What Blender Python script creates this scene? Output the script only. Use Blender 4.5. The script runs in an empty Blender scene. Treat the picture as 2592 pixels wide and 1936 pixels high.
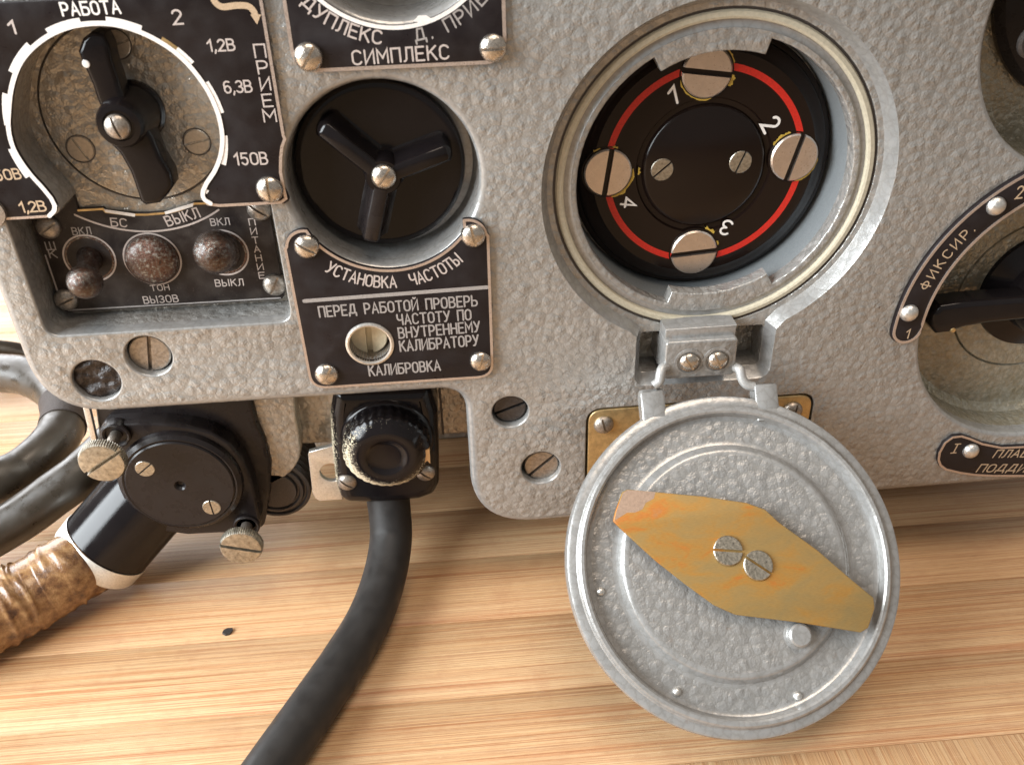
import bpy, bmesh, math, random
from math import sin, cos, pi, radians as rad
from mathutils import Vector, Matrix
from mathutils.geometry import tessellate_polygon
random.seed(7)
MM = 0.001
scene = bpy.context.scene
COL = scene.collection

# ------------------------------------------------------------------ camera, light
# panel coordinates in mm: u to the right, v up, w out of the panel towards the camera
def W3(u, v, w): return Vector((u, -w, v)) * MM
cam = bpy.data.cameras.new('camera'); co = bpy.data.objects.new('camera', cam); COL.objects.link(co)
cr, cu, cb = (0.996453, -0.027718, 0.079456), (0.06609, 0.842256, -0.535011), (-0.052093, 0.538364, 0.841101)
cl = (-9.220, 95.290, 148.875)
M = Matrix.Identity(4)
for i, a in enumerate((cr, cu, cb)):
    a = Vector((a[0], -a[2], a[1]))
    for j in range(3): M[j][i] = a[j]
M.translation = W3(*cl)
co.matrix_world = M
cam.sensor_width = 36; cam.lens = 36 * 2223.37 / 2592; cam.clip_start = 0.005; cam.clip_end = 20
cam.dof.use_dof = True; cam.dof.focus_distance = 0.185; cam.dof.aperture_fstop = 40
scene.camera = co
scene.view_settings.view_transform = 'Standard'; scene.view_settings.look = 'None'
scene.view_settings.exposure = 0.30; scene.view_settings.gamma = 1
world = bpy.data.worlds.new('World'); scene.world = world; world.use_nodes = True
bg = world.node_tree.nodes['Background']; bg.inputs[0].default_value = (0.82, 0.77, 0.71, 1); bg.inputs[1].default_value = 0.32

def area(name, loc, target, sx, sy, power, color):
    l = bpy.data.lights.new(name, 'AREA'); l.shape = 'RECTANGLE'; l.size = sx; l.size_y = sy
    l.energy = power; l.color = color
    o = bpy.data.objects.new(name, l); COL.objects.link(o)
    o.location = loc
    o.rotation_euler = (Vector(target) - Vector(loc)).to_track_quat('-Z', 'Y').to_euler()
    return o
area('window_light', (-0.62, -0.22, 0.30), (0.0, 0.0, 0.02), 0.50, 0.50, 13.0, (0.90, 0.96, 1.0))
area('window_light_back', (-0.75, 0.75, 0.34), (-0.12, 0.05, -0.05), 0.8, 0.6, 9.0, (0.95, 0.97, 1.0))
area('room_light', (0.10, -0.20, 0.95), (0.0, 0.0, 0.0), 0.6, 0.35, 4.0, (1.0, 0.82, 0.66))

# ------------------------------------------------------------------ frames and object helpers
class Frame:
    def __init__(s, o, ex, ey):
        s.o, s.ex, s.ey = Vector(o), Vector(ex).normalized(), Vector(ey).normalized(); s.ez = s.ex.cross(s.ey)
    def __call__(s, x, y, z): 
        p = s.o + s.ex * x + s.ey * y + s.ez * z
        return Vector((p.x, -p.z, p.y)) * MM
    def mat(s, x, y, z, ang=0.0, sc=1.0):
        m = Matrix.Identity(4)
        conv = lambda p: Vector((p.x, -p.z, p.y))
        a = rad(ang)
        ax = s.ex * cos(a) + s.ey * sin(a); ay = -s.ex * sin(a) + s.ey * cos(a)
        for i, q in enumerate((ax, ay, s.ez)):
            q = conv(q)
            for j in range(3): m[j][i] = q[j] * sc
        m.translation = s(x, y, z)
        return m
PAN = Frame((0, 0, 0), (1, 0, 0), (0, 1, 0))
TV = -58.0
LT = 0.7854
LID = Frame((0, -5.0000, 8.0000), (1, 0, 0), (0, cos(LT), -sin(LT)))      # y axis points up to the hinge

def attach(o, parent):
    if parent is not None:
        o.parent = parent
        o.matrix_parent_inverse = parent.matrix_world.inverted() if parent.type != 'EMPTY' else Matrix.Translation(-parent.location)
def tag(o, label=None, cat=None, group=None, kind=None):
    for k, v in (('label', label), ('category', cat), ('group', group), ('kind', kind)):
        if v: o[k] = v
    return o
def empty(name, loc, label, cat, group=None):
    o = bpy.data.objects.new(name, None); COL.objects.link(o); o.location = loc; o.empty_display_size = .01
    return tag(o, label, cat, group)
def finish(me, angle=32):
    me.validate()
    for p in me.polygons: p.use_smooth = True
    me.set_sharp_from_angle(angle=rad(angle))
    me.update()
    return me
def mesh(name, verts, faces, mat, parent=None, fr=PAN, angle=32, label=None):
    me = bpy.data.meshes.new(name)
    me.from_pydata([fr(*v) for v in verts], [], faces)
    bm = bmesh.new(); bm.from_mesh(me); bmesh.ops.recalc_face_normals(bm, faces=bm.faces); bm.to_mesh(me); bm.free()
    me.materials.append(mat); finish(me, angle)
    o = bpy.data.objects.new(name, me); COL.objects.link(o)
    if parent is not None:
        o.parent = parent
        o.matrix_parent_inverse = PARINV[parent.name]
    PARINV[o.name] = PARINV.get(parent.name, Matrix.Identity(4)) @ Matrix.Identity(4) if parent is not None else Matrix.Identity(4)
    if parent is not None: PARINV[o.name] = Matrix.Identity(4)
    if label: o['label'] = label
    return o
PARINV = {}
def root(name, loc, label, cat, group=None):
    o = empty(name, loc, label, cat, group); PARINV[o.name] = Matrix.Translation(-Vector(loc)); return o
def inst(name, me, parent, matrix, label=None):
    o = bpy.data.objects.new(name, me); COL.objects.link(o)
    if parent is not None:
        o.parent = parent; o.matrix_parent_inverse = PARINV[parent.name]
    PARINV[o.name] = matrix.inverted()
    o.matrix_basis = matrix
    if label: o['label'] = label
    return o

# ------------------------------------------------------------------ shape builders (mm)
def area2(p): return sum(p[i][0]*p[(i+1) % len(p)][1] - p[(i+1) % len(p)][0]*p[i][1] for i in range(len(p)))
def offset(p, d):
    if d == 0: return list(p)
    n = len(p); out = []
    for i in range(n):
        a, b, c = Vector(p[i-1]), Vector(p[i]), Vector(p[(i+1) % n])
        e1, e2 = (b-a), (c-b)
        if e1.length < 1e-7 or e2.length < 1e-7: out.append(tuple(b)); continue
        e1.normalize(); e2.normalize()
        n1, n2 = Vector((-e1.y, e1.x)), Vector((-e2.y, e2.x))
        m = n1 + n2
        if m.length < 1e-4: out.append(tuple(b + n1*d)); continue
        m.normalize(); k = d / max(0.35, m.dot(n1))
        out.append(tuple(b + m*k))
    return out
def circle(c, r, n=96, a0=0, a1=360):
    full = abs(a1 - a0) >= 360
    k = n if full else n + 1
    return [(c[0] + r*cos(rad(a0 + (a1-a0)*i/n)), c[1] + r*sin(rad(a0 + (a1-a0)*i/n))) for i in range(k)]
def rounded(pts, r, n=8):
    """polygon with rounded corners; r one number or a list"""
    out = []; N = len(pts)
    for i in range(N):
        a, b, c = Vector(pts[i-1]), Vector(pts[i]), Vector(pts[(i+1) % N])
        rr = r[i] if isinstance(r, (list, tuple)) else r
        d1, d2 = (a-b), (c-b)
        if rr <= 0: out.append(tuple(b)); continue
        l1, l2 = d1.length, d2.length; d1.normalize(); d2.normalize()
        ang = d1.angle(d2); t = min(rr / math.tan(ang/2), l1*.49, l2*.49)
        p1, p2 = b + d1*t, b + d2*t
        for k in range(n+1):
            s = k/n
            out.append(tuple(p1*(1-s)**2 + b*2*s*(1-s)*.92 + p2*s*s + ((p1+p2)/2)*2*s*(1-s)*.08))
    return out
def rect(x0, y0, x1, y1): return [(x0, y0), (x1, y0), (x1, y1), (x0, y1)]
def prism(name, loops, z0, z1, mat, parent=None, fr=PAN, k=3, label=None, back=True, angle=32, side=None):
    V, F = [], []; tops, bots = [], []
    if not isinstance(loops[0], tuple) or not isinstance(loops[0][0], (list,)): loops = [(loops, .2)]
    for i, lb in enumerate(loops):
        p, b = lb[0], lb[1]; p = list(p)
        if (area2(p) > 0) != (i == 0): p.reverse()
        n = len(p); base = len(V)
        V += [(x, y, z0) for x, y in p]
        rings = [base]
        steps = [(b*(1-cos(pi/2*j/k)), z1 - b + b*sin(pi/2*j/k)) for j in range(k+1)] if b > 0 else [(0, z1)]
        if len(lb) > 2: steps = [(lb[2]*.86, z1-.35), (lb[2]*.96, z1-.10), (lb[2], z1)]
        for d, z in steps:
            rings.append(len(V)); V += [(x, y, z) for x, y in offset(p, d)]
        for r0, r1 in zip(rings, rings[1:]):
            for j in range(n): F.append((r0+j, r0+(j+1) % n, r1+(j+1) % n, r1+j))
        tops.append((rings[-1], n)); bots.append((rings[0], n))
    nside = len(F)
    for caps, up in ((tops, True), (bots, False)):
        if not up and not back: continue
        idx = [s+j for s, n in caps for j in range(n)]
        tri = tessellate_polygon([[Vector((V[s+j][0], V[s+j][1], 0)) for j in range(n)] for s, n in caps])
        for t in tri:
            t = [idx[q] for q in t]
            a = area2([V[q][:2] for q in t])
            if abs(a) < 1e-9: continue
            if (a > 0) != up: t.reverse()
            F.append(tuple(t))
    o = mesh(name, V, F, mat, parent, fr, angle, label)
    if side:
        o.data.materials.append(side)
        for i, p in enumerate(o.data.polygons):
            if i < nside: p.material_index = 1
    return o
def lathe_data(prof, n=64, c=(0, 0), teeth=None):
    V, F = [], []; idx = []
    for r, z in prof:
        if r < 1e-6: idx.append([len(V)]*n); V.append((c[0], c[1], z)); continue
        s = len(V)
        for i in range(n):
            a = 2*pi*i/n; V.append((c[0] + r*cos(a), c[1] + r*sin(a), z))
        idx.append([s+i for i in range(n)])
    for A, B in zip(idx, idx[1:]):
        for i in range(n):
            f = [A[i], A[(i+1) % n], B[(i+1) % n], B[i]]
            g = []
            for q in f:
                if q not in g: g.append(q)
            if len(g) > 2: F.append(tuple(g))
    return V, F
def lathe(name, prof, c, mat, parent=None, fr=PAN, n=72, label=None, angle=32):
    V, F = lathe_data(prof, n, c); return mesh(name, V, F, mat, parent, fr, angle, label)
def spline(pts, n=8):
    P = [Vector(p) for p in pts]; P = [P[0]*2 - P[1]] + P + [P[-1]*2 - P[-2]]; out = []
    for i in range(1, len(P)-2):
        for k in range(n):
            t = k/n; a, b, c, d = P[i-1], P[i], P[i+1], P[i+2]
            out.append(.5*((2*b) + (c-a)*t + (2*a-5*b+4*c-d)*t*t + (3*b-a-3*c+d)*t**3))
    out.append(P[-2]); return out
def tube(name, pts, rad_, mat, parent=None, n=8, seg=28, label=None, fr=PAN, caps=True, wob=0, squash=None):
    P = spline(pts, n) if n > 1 else [Vector(p) for p in pts]
    V, F = [], []
    t = (P[1]-P[0]).normalized(); nrm = t.orthogonal().normalized()
    for i, p in enumerate(P):
        t2 = (P[min(i+1, len(P)-1)] - P[max(i-1, 0)]).normalized()
        nrm = (nrm - t2*nrm.dot(t2)).normalized(); bn = t2.cross(nrm)
        s = i/(len(P)-1)
        r = rad_(s) if callable(rad_) else rad_
        for j in range(seg):
            a = 2*pi*j/seg
            q = p + (nrm*cos(a) + bn*sin(a)) * (r + (wob(s, a) if wob else 0))
            V.append(tuple(q))
    for i in range(len(P)-1):
        for j in range(seg): F.append((i*seg+j, i*seg+(j+1) % seg, (i+1)*seg+(j+1) % seg, (i+1)*seg+j))
    if caps: F.append(tuple(range(seg))); F.append(tuple(range((len(P)-1)*seg, len(P)*seg)))
    return mesh(name, V, F, mat, parent, fr, 50, label)

# ------------------------------------------------------------------ materials
def nodes(name):
    m = bpy.data.materials.new(name); m.use_nodes = True; nt = m.node_tree
    return m, nt, nt.nodes['Principled BSDF'], nt.nodes.new('ShaderNodeTexCoord')
def tex(nt, tc, kind, scale, **kw):
    n = nt.nodes.new(kind)
    mp = nt.nodes.new('ShaderNodeMapping'); nt.links.new(tc.outputs['Object'], mp.inputs[0])
    mp.inputs['Scale'].default_value = scale if isinstance(scale, tuple) else (scale,)*3
    nt.links.new(mp.outputs[0], n.inputs['Vector'])
    for k, v in kw.items():
        if k in n.inputs: n.inputs[k].default_value = v
        else: setattr(n, k, v)
    return n
def ramp(nt, src, stops, interp='LINEAR'):
    r = nt.nodes.new('ShaderNodeValToRGB'); nt.links.new(src, r.inputs[0]); r.color_ramp.interpolation = interp
    e = r.color_ramp.elements
    while len(e) < len(stops): e.new(.5)
    for q, (p, c) in zip(e, stops): q.position = p; q.color = (*c, 1) if len(c) == 3 else c
    return r.outputs[0]
def mix(nt, f, a, b, mode='MIX'):
    m = nt.nodes.new('ShaderNodeMix'); m.data_type = 'RGBA'; m.blend_type = mode
    for s, v in ((m.inputs[0], f), (m.inputs[6], a), (m.inputs[7], b)):
        if hasattr(v, 'is_output') or hasattr(v, 'links'): nt.links.new(v, s)
        else: s.default_value = v if isinstance(v, float) else (*v, 1)
    return m.outputs[2]
def math_(nt, op, a, b=0.0):
    m = nt.nodes.new('ShaderNodeMath'); m.operation = op
    for s, v in zip(m.inputs, (a, b)):
        if isinstance(v, (int, float)): s.default_value = v
        else: nt.links.new(v, s)
    return m.outputs[0]
def bump(nt, p, h, strength, dist, prev=None):
    b = nt.nodes.new('ShaderNodeBump'); b.inputs['Strength'].default_value = strength; b.inputs['Distance'].default_value = dist
    nt.links.new(h, b.inputs['Height'])
    if prev is not None: nt.links.new(prev, b.inputs['Normal'])
    nt.links.new(b.outputs[0], p.inputs['Normal']); return b.outputs[0]
def simple(name, col, metal=0., rough=.4, var=.25, vs=400., bs=.15, bscale=900., col2=None, coat=0., ior=None):
    m, nt, p, tc = nodes(name)
    n = tex(nt, tc, 'ShaderNodeTexNoise', vs, Detail=6.0, Roughness=.65)
    c2 = col2 or tuple(c*(1-var) for c in col)
    nt.links.new(ramp(nt, n.outputs[0], [(.35, c2), (.62, col)]), p.inputs['Base Color'])
    n2 = tex(nt, tc, 'ShaderNodeTexNoise', bscale, Detail=4.0)
    nt.links.new(ramp(nt, n2.outputs[0], [(.3, (rough*.75,)*3), (.7, (min(1, rough*1.35),)*3)]), p.inputs['Roughness'])
    p.inputs['Metallic'].default_value = metal
    if coat: p.inputs['Coat Weight'].default_value = coat; p.inputs['Coat Roughness'].default_value = .12
    if ior: p.inputs['IOR'].default_value = ior
    if bs: bump(nt, p, n2.outputs[0], bs, .0002)
    return m
def hammertone(name, c1, c2, cell=570., dirt=None, depth=.62, mott=.4, rough=.26):
    m, nt, p, tc = nodes(name)
    w = tex(nt, tc, 'ShaderNodeTexNoise', 500., Detail=0.0)
    off = nt.nodes.new('ShaderNodeVectorMath'); off.operation = 'MULTIPLY_ADD'
    nt.links.new(w.outputs['Color'], off.inputs[0]); off.inputs[1].default_value = (.0005,)*3
    nt.links.new(tc.outputs['Object'], off.inputs[2])
    v = nt.nodes.new('ShaderNodeTexVoronoi'); v.feature = 'DISTANCE_TO_EDGE'; v.inputs['Scale'].default_value = cell
    nt.links.new(off.outputs[0], v.inputs['Vector'])
    vc = nt.nodes.new('ShaderNodeTexVoronoi'); vc.feature = 'F1'; vc.inputs['Scale'].default_value = cell; nt.links.new(off.outputs[0], vc.inputs['Vector'])
    v2 = nt.nodes.new('ShaderNodeTexVoronoi'); v2.feature = 'SMOOTH_F1'; v2.inputs['Scale'].default_value = cell*2.1
    v2.inputs['Smoothness'].default_value = .4; nt.links.new(off.outputs[0], v2.inputs['Vector'])
    n = tex(nt, tc, 'ShaderNodeTexNoise', 90., Detail=5.0, Roughness=.6)
    fine = tex(nt, tc, 'ShaderNodeTexNoise', 2600., Detail=2.0)
    base = ramp(nt, n.outputs[0], [(.3, c2), (.68, c1)])
    cellc = ramp(nt, v.outputs['Distance'], [(.0, (.85, .84, .82)), (.12, (.97, .97, .97)), (.35, (1., 1., 1.))])
    base = mix(nt, 1.0, base, cellc, 'MULTIPLY')
    base = mix(nt, .22, base, ramp(nt, vc.outputs['Color'], [(.1, (.62, .61, .60)), (.8, (1., 1., 1.))]), 'MULTIPLY')
    base = mix(nt, mott, base, ramp(nt, fine.outputs[0], [(.3, (.35, .35, .35)), (.7, (1., 1., 1.))]), 'MULTIPLY')
    if dirt:
        d = tex(nt, tc, 'ShaderNodeTexNoise', 130., Detail=6.0, Roughness=.7)
        base = mix(nt, ramp(nt, d.outputs[0], [(.38, (0., 0., 0.)), (.72, (.85, .85, .85))]), base, dirt)
    st = tex(nt, tc, 'ShaderNodeTexNoise', 75., Detail=7.0, Roughness=.7)
    base = mix(nt, ramp(nt, st.outputs[0], [(.62, (0., 0., 0.)), (.72, (.5, .5, .5))]), base, (.24, .18, .14))
    nt.links.new(base, p.inputs['Base Color'])
    p.inputs['Metallic'].default_value = .42; p.inputs['Roughness'].default_value = rough
    vd = ramp(nt, v.outputs['Distance'], [(.0, (0, 0, 0)), (.05, (.20, .20, .20)), (.22, (.66, .66, .66)), (.55, (1, 1, 1))])
    v3 = nt.nodes.new('ShaderNodeTexVoronoi'); v3.feature = 'SMOOTH_F1'; v3.inputs['Scale'].default_value = cell
    v3.inputs['Smoothness'].default_value = .22; nt.links.new(off.outputs[0], v3.inputs['Vector'])
    h = math_(nt, 'SUBTRACT', math_(nt, 'MULTIPLY', vd, .18), math_(nt, 'MULTIPLY', v3.outputs['Distance'], 1.3))
    h = math_(nt, 'ADD', h, .8)
    pool = tex(nt, tc, 'ShaderNodeTexNoise', 120., Detail=3.0)
    h = math_(nt, 'MULTIPLY', h, ramp(nt, pool.outputs[0], [(.32, (.35, .35, .35)), (.62, (1., 1., 1.))]))
    h = math_(nt, 'ADD', h, math_(nt, 'MULTIPLY', pool.outputs[0], .5))
    b = bump(nt, p, h, depth, .00036)
    bump(nt, p, fine.outputs[0], .03, .0001, b)
    return m
HAM = hammertone('hammertone_paint', (.47, .46, .44), (.39, .38, .36))
HAMS = hammertone('smooth_grey_paint', (.41, .405, .395), (.34, .338, .33), 540., depth=.10, mott=.12)
HAML = hammertone('hammertone_paint_lid', (.40, .393, .38), (.335, .33, .32), 540., depth=.5, rough=.38)
HAMD = hammertone('hammertone_paint_aged_warm_bounce', (.54, .51, .46), (.46, .43, .38), 620., dirt=(.36, .29, .21))  # brown is dirt plus warm bounce from the wood, put into the colour
HAMG = hammertone('hammertone_paint_smoky', (.47, .45, .38), (.37, .35, .28), 760., dirt=(.26, .21, .13))
def wearblack(name, col, spec_rough, dust, amount):
    m, nt, p, tc = nodes(name)
    n = tex(nt, tc, 'ShaderNodeTexNoise', 700., Detail=8.0, Roughness=.75)
    n2 = tex(nt, tc, 'ShaderNodeTexNoise', 60., Detail=4.0)
    f = ramp(nt, n.outputs[0], [(.60, (0, 0, 0)), (.80, (amount,)*3)])
    c = mix(nt, f, col, dust)
    f2 = ramp(nt, n2.outputs[0], [(.40, (0, 0, 0)), (.75, (amount*.12,)*3)])
    nt.links.new(mix(nt, f2, c, dust), p.inputs['Base Color'])
    nt.links.new(ramp(nt, n2.outputs[0], [(.3, (spec_rough*.7,)*3), (.7, (spec_rough*1.5,)*3)]), p.inputs['Roughness'])
    bump(nt, p, n.outputs[0], .08, .0002)
    p.inputs['Specular IOR Level'].default_value = .28
    return m
PLATE = wearblack('plate_black', (.012, .009, .010), .36, (.22, .19, .18), .22)
PLATED = wearblack('plate_black_dusty', (.018, .013, .012), .42, (.30, .24, .19), .95)
BAKE = wearblack('bakelite', (.007, .0055, .006), .11, (.20, .15, .12), .07)
BAKEM = wearblack('bakelite_matt', (.014, .011, .011), .27, (.20, .16, .14), .22)
DIAL = wearblack('dial_black', (.010, .0055, .0042), .15, (.10, .06, .04), .05)
RUB = wearblack('rubber', (.024, .022, .021), .45, (.17, .16, .15), .34)
RUBG = wearblack('worn_glossy_rubber', (.030, .022, .014), .32, (.20, .14, .07), .22)
RUBG.node_tree.nodes['Principled BSDF'].inputs['Specular IOR Level'].default_value = .7
INK = simple('engraved_light_metal', (.60, .52, .48), .15, .5, .35, 1500., 0)
INKD = simple('engraved_worn_metal', (.42, .385, .365), .15, .55, .45, 1800., 0)
INKG = simple('engraved_tan_paint', (.55, .40, .26), 0., .55, .35, 1500., 0)
RIM = simple('plate_rim_metal', (.66, .56, .50), .75, .35, .3, 900., .1)
WHITE = simple('white_enamel', (.86, .82, .78), 0., .4, .15, 600., .1)
NICK = simple('nickel_screw', (.66, .60, .53), .95, .24, .35, 900., .25, 1500.)
STEEL = simple('dull_steel', (.45, .40, .35), .85, .38, .45, 900., .3, 1500.)
FLATM = simple('flat_screw_metal', (.70, .60, .52), .95, .34, .12, 500., .08, 2500.)
DARKM = simple('dark_oxide_screw', (.09, .08, .075), .7, .45, .4, 800., .3)
ALU = simple('aluminium', (.80, .79, .76), .9, .35, .2, 500., .2)
ALUP = simple('pale_aluminium_ring', (.86, .84, .78), .45, .4, .2, 500., .2)
BRASS = simple('brass', (.62, .45, .22), .85, .36, .3, 120., .1)
BRASSW = simple('knurled_brass', (.52, .48, .40), .9, .34, .5, 700., .3, 1500.)
TANS = simple('tan_painted_screw', (.52, .44, .35), .45, .35, .25, 700., .25)
CREAMS = simple('cream_screw', (.80, .70, .50), .25, .45, .15, 500., .1)
GASK = simple('rubber_gasket', (.50, .45, .34), 0., .5, .18, 300., .15)
REDP = simple('red_paint', (.62, .022, .012), 0., .38, .25, 700., .1)
LACQ = simple('yellow_lacquer', (.62, .42, .07), 0., .35, .45, 1500., .5)
GREYP = simple('grey_paint', (.46, .46, .45), .35, .36, .2, 500., .2)
WALLG = simple('window_lit_grey_paint', (.27, .29, .30), .3, .4, .15, 500., .15)  # bluish window light put into the grey of the well wall
WAX = simple('black_wax', (.035, .024, .020), 0., .32, .6, 500., .9, 600.)
TAPE = simple('cloth_tape', (.045, .030, .024), 0., .6, .5, 900., .8, 1500.)
CHIP = simple('chipped_resin', (.66, .58, .42), 0., .65, .3, 900., .6)
ORCH = simple('bare_resin', (.55, .30, .12), 0., .6, .25, 900., .5)
def rusty(name):
    m, nt, p, tc = nodes(name)
    n = tex(nt, tc, 'ShaderNodeTexNoise', 330., Detail=10.0, Roughness=.74)
    nt.links.new(ramp(nt, n.outputs[0], [(.38, (.028, .016, .012)), (.46, (.12, .048, .026)), (.53, (.10, .08, .065)), (.64, (.34, .31, .27))]), p.inputs['Base Color'])
    p.inputs['Metallic'].default_value = .6; p.inputs['Roughness'].default_value = .27; p.inputs['Coat Weight'].default_value = .4; p.inputs['Coat Roughness'].default_value = .2
    bump(nt, p, n.outputs[0], .45, .0006); return m
RUST = rusty('rusted_steel')
LEV = rusty('tarnished_dark_steel')
_r = [n for n in LEV.node_tree.nodes if n.type == 'VALTORGB'][0].color_ramp
for _e, _c in zip(_r.elements, ((.016, .011, .010), (.085, .042, .026), (.07, .060, .052), (.22, .21, .20))): _e.color = (*_c, 1)
_p = LEV.node_tree.nodes['Principled BSDF']; _p.inputs['Metallic'].default_value = .8; _p.inputs['Roughness'].default_value = .20
def latch_mat():
    m, nt, p, tc = nodes('yellow_passivated_steel')
    n0 = tex(nt, tc, 'ShaderNodeTexNoise', (22., 44., 44.), Detail=7.0, Roughness=.62, Distortion=.4)
    sp = nt.nodes.new('ShaderNodeSeparateXYZ'); nt.links.new(tc.outputs['Object'], sp.inputs[0])
    gx = math_(nt, 'MULTIPLY', math_(nt, 'SUBTRACT', sp.outputs[0], .034), -3.2)     # orange tarnish lies towards the scratched tip
    nsum = math_(nt, 'ADD', math_(nt, 'MULTIPLY', n0.outputs[0], .85), math_(nt, 'ADD', gx, .04))
    c = ramp(nt, nsum, [(.30, (.31, .215, .085)), (.44, (.36, .225, .075)), (.53, (.41, .215, .05)), (.60, (.47, .17, .03)), (.70, (.40, .21, .09))])
    n2 = tex(nt, tc, 'ShaderNodeTexNoise', (260., 1900., 1900.), Detail=5.0)
    nt.links.new(mix(nt, .35, c, ramp(nt, n2.outputs[0], [(.3, (.5, .5, .5)), (.7, (1., 1., 1.))]), 'MULTIPLY'), p.inputs['Base Color'])
    p.inputs['Metallic'].default_value = .45; p.inputs['Roughness'].default_value = .5
    bump(nt, p, n2.outputs[0], .1, .0001); return m
LATCH = latch_mat()
BAREZ = simple('bare_zinc', (.44, .31, .23), .5, .5, .2, 500., .15)
def bamboo(name, axis=0, tint=1.0):
    m, nt, p, tc = nodes(name)
    sx = (2.6, 330., 330.) if axis == 0 else (330., 2.6, 330.)
    oi = nt.nodes.new('ShaderNodeObjectInfo')
    vm = nt.nodes.new('ShaderNodeVectorMath'); vm.operation = 'MULTIPLY_ADD'
    cmb = nt.nodes.new('ShaderNodeCombineXYZ'); 
    for i in range(3): nt.links.new(oi.outputs['Random'], cmb.inputs[i])
    nt.links.new(cmb.outputs[0], vm.inputs[0]); vm.inputs[1].default_value = (3., 3., 3.); nt.links.new(tc.outputs['Object'], vm.inputs[2])
    def tx(scale, **kw):
        t = nt.nodes.new('ShaderNodeTexNoise'); mp = nt.nodes.new('ShaderNodeMapping'); mp.inputs['Scale'].default_value = scale
        nt.links.new(vm.outputs[0], mp.inputs[0]); nt.links.new(mp.outputs[0], t.inputs['Vector'])
        for k, v in kw.items(): t.inputs[k].default_value = v
        return t
    f1 = tx(tuple(s*2.6 if s > 10 else s*.9 for s in sx), Detail=7.0, Roughness=.74)
    f2 = tx(tuple(s*.75 if s > 10 else s*.8 for s in sx), Detail=3.0, Roughness=.5)
    f3 = tx(tuple(s*5.5 if s > 10 else s*2.2 for s in sx), Detail=3.0, Roughness=.6)
    base = ramp(nt, f1.outputs[0], [(.30, (.42*tint, .215*tint, .105*tint)), (.41, (.54*tint, .325*tint, .180*tint)), (.52, (.66*tint, .45*tint, .255*tint)), (.70, (.73*tint, .54*tint, .325*tint))])
    band = ramp(nt, f2.outputs[0], [(.35, (.74, .46, .32)), (.43, (.95, .84, .74)), (.55, (1., 1., 1.)), (.75, (1.0, .95, .88))])
    base = mix(nt, .65, base, band, 'MULTIPLY')
    base = mix(nt, .6, base, ramp(nt, f3.outputs[0], [(.42, (.55, .38, .26)), (.45, (1., 1., 1.))]), 'MULTIPLY')
    f5 = tx(tuple(s*9 if s > 10 else s*20 for s in sx), Detail=2.0, Roughness=.5)
    base = mix(nt, .6, base, ramp(nt, f5.outputs[0], [(.33, (.48, .35, .26)), (.37, (1., 1., 1.))]), 'MULTIPLY')
    sc_ = nt.nodes.new('ShaderNodeTexNoise'); mp = nt.nodes.new('ShaderNodeMapping'); mp.inputs['Rotation'].default_value = (0, 0, .62); mp.inputs['Scale'].default_value = (45., 2300., 100.)
    nt.links.new(tc.outputs['Object'], mp.inputs[0]); nt.links.new(mp.outputs[0], sc_.inputs['Vector']); sc_.inputs['Detail'].default_value = 1.0
    base = mix(nt, ramp(nt, sc_.outputs[0], [(.70, (0, 0, 0)), (.74, (.5, .5, .5))]), base, (.78, .66, .50))
    gr = tex(nt, tc, 'ShaderNodeTexNoise', 28., Detail=5.0, Roughness=.65)
    base = mix(nt, ramp(nt, gr.outputs[0], [(.52, (0, 0, 0)), (.72, (.30, .30, .30))]), base, (.42, .20, .10))
    base = mix(nt, .35, base, ramp(nt, oi.outputs['Random'], [(0., (.80, .68, .55)), (1., (1., 1., 1.))]), 'MULTIPLY')
    # short knife scratches
    s = tex(nt, tc, 'ShaderNodeTexNoise', (150., 900., 300.), Detail=2.0, Roughness=.4)
    s.inputs['Distortion'].default_value = .3
    nt.nodes[-1] if False else None
    base = mix(nt, ramp(nt, s.outputs[0], [(.70, (0, 0, 0)), (.78, (.35, .35, .35))]), base, (.74, .60, .42))
    nt.links.new(base, p.inputs['Base Color'])
    nt.links.new(ramp(nt, f1.outputs[0], [(.3, (.50,)*3), (.7, (.34,)*3)]), p.inputs['Roughness'])
    b = bump(nt, p, f1.outputs[0], .22, .0004)
    bump(nt, p, f3.outputs[0], .18, .0002, b)
    return m
BAM = bamboo('bamboo_along'); BAMX = bamboo('bamboo_across', 1, 1.05)
def sleeve_mat():
    m, nt, p, tc = nodes('varnished_cloth')
    n = tex(nt, tc, 'ShaderNodeTexNoise', 90., Detail=7.0, Roughness=.6)
    nt.links.new(ramp(nt, n.outputs[0], [(.30, (.07, .030, .013)), (.45, (.19, .090, .034)), (.58, (.30, .165, .068)), (.75, (.42, .27, .135))]), p.inputs['Base Color'])
    p.inputs['Roughness'].default_value = .22; p.inputs['Coat Weight'].default_value = .4
    n2 = tex(nt, tc, 'ShaderNodeTexNoise', 600., Detail=5.0)
    bump(nt, p, n2.outputs[0], .3, .0005); return m
SLEEVE = sleeve_mat()
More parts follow.
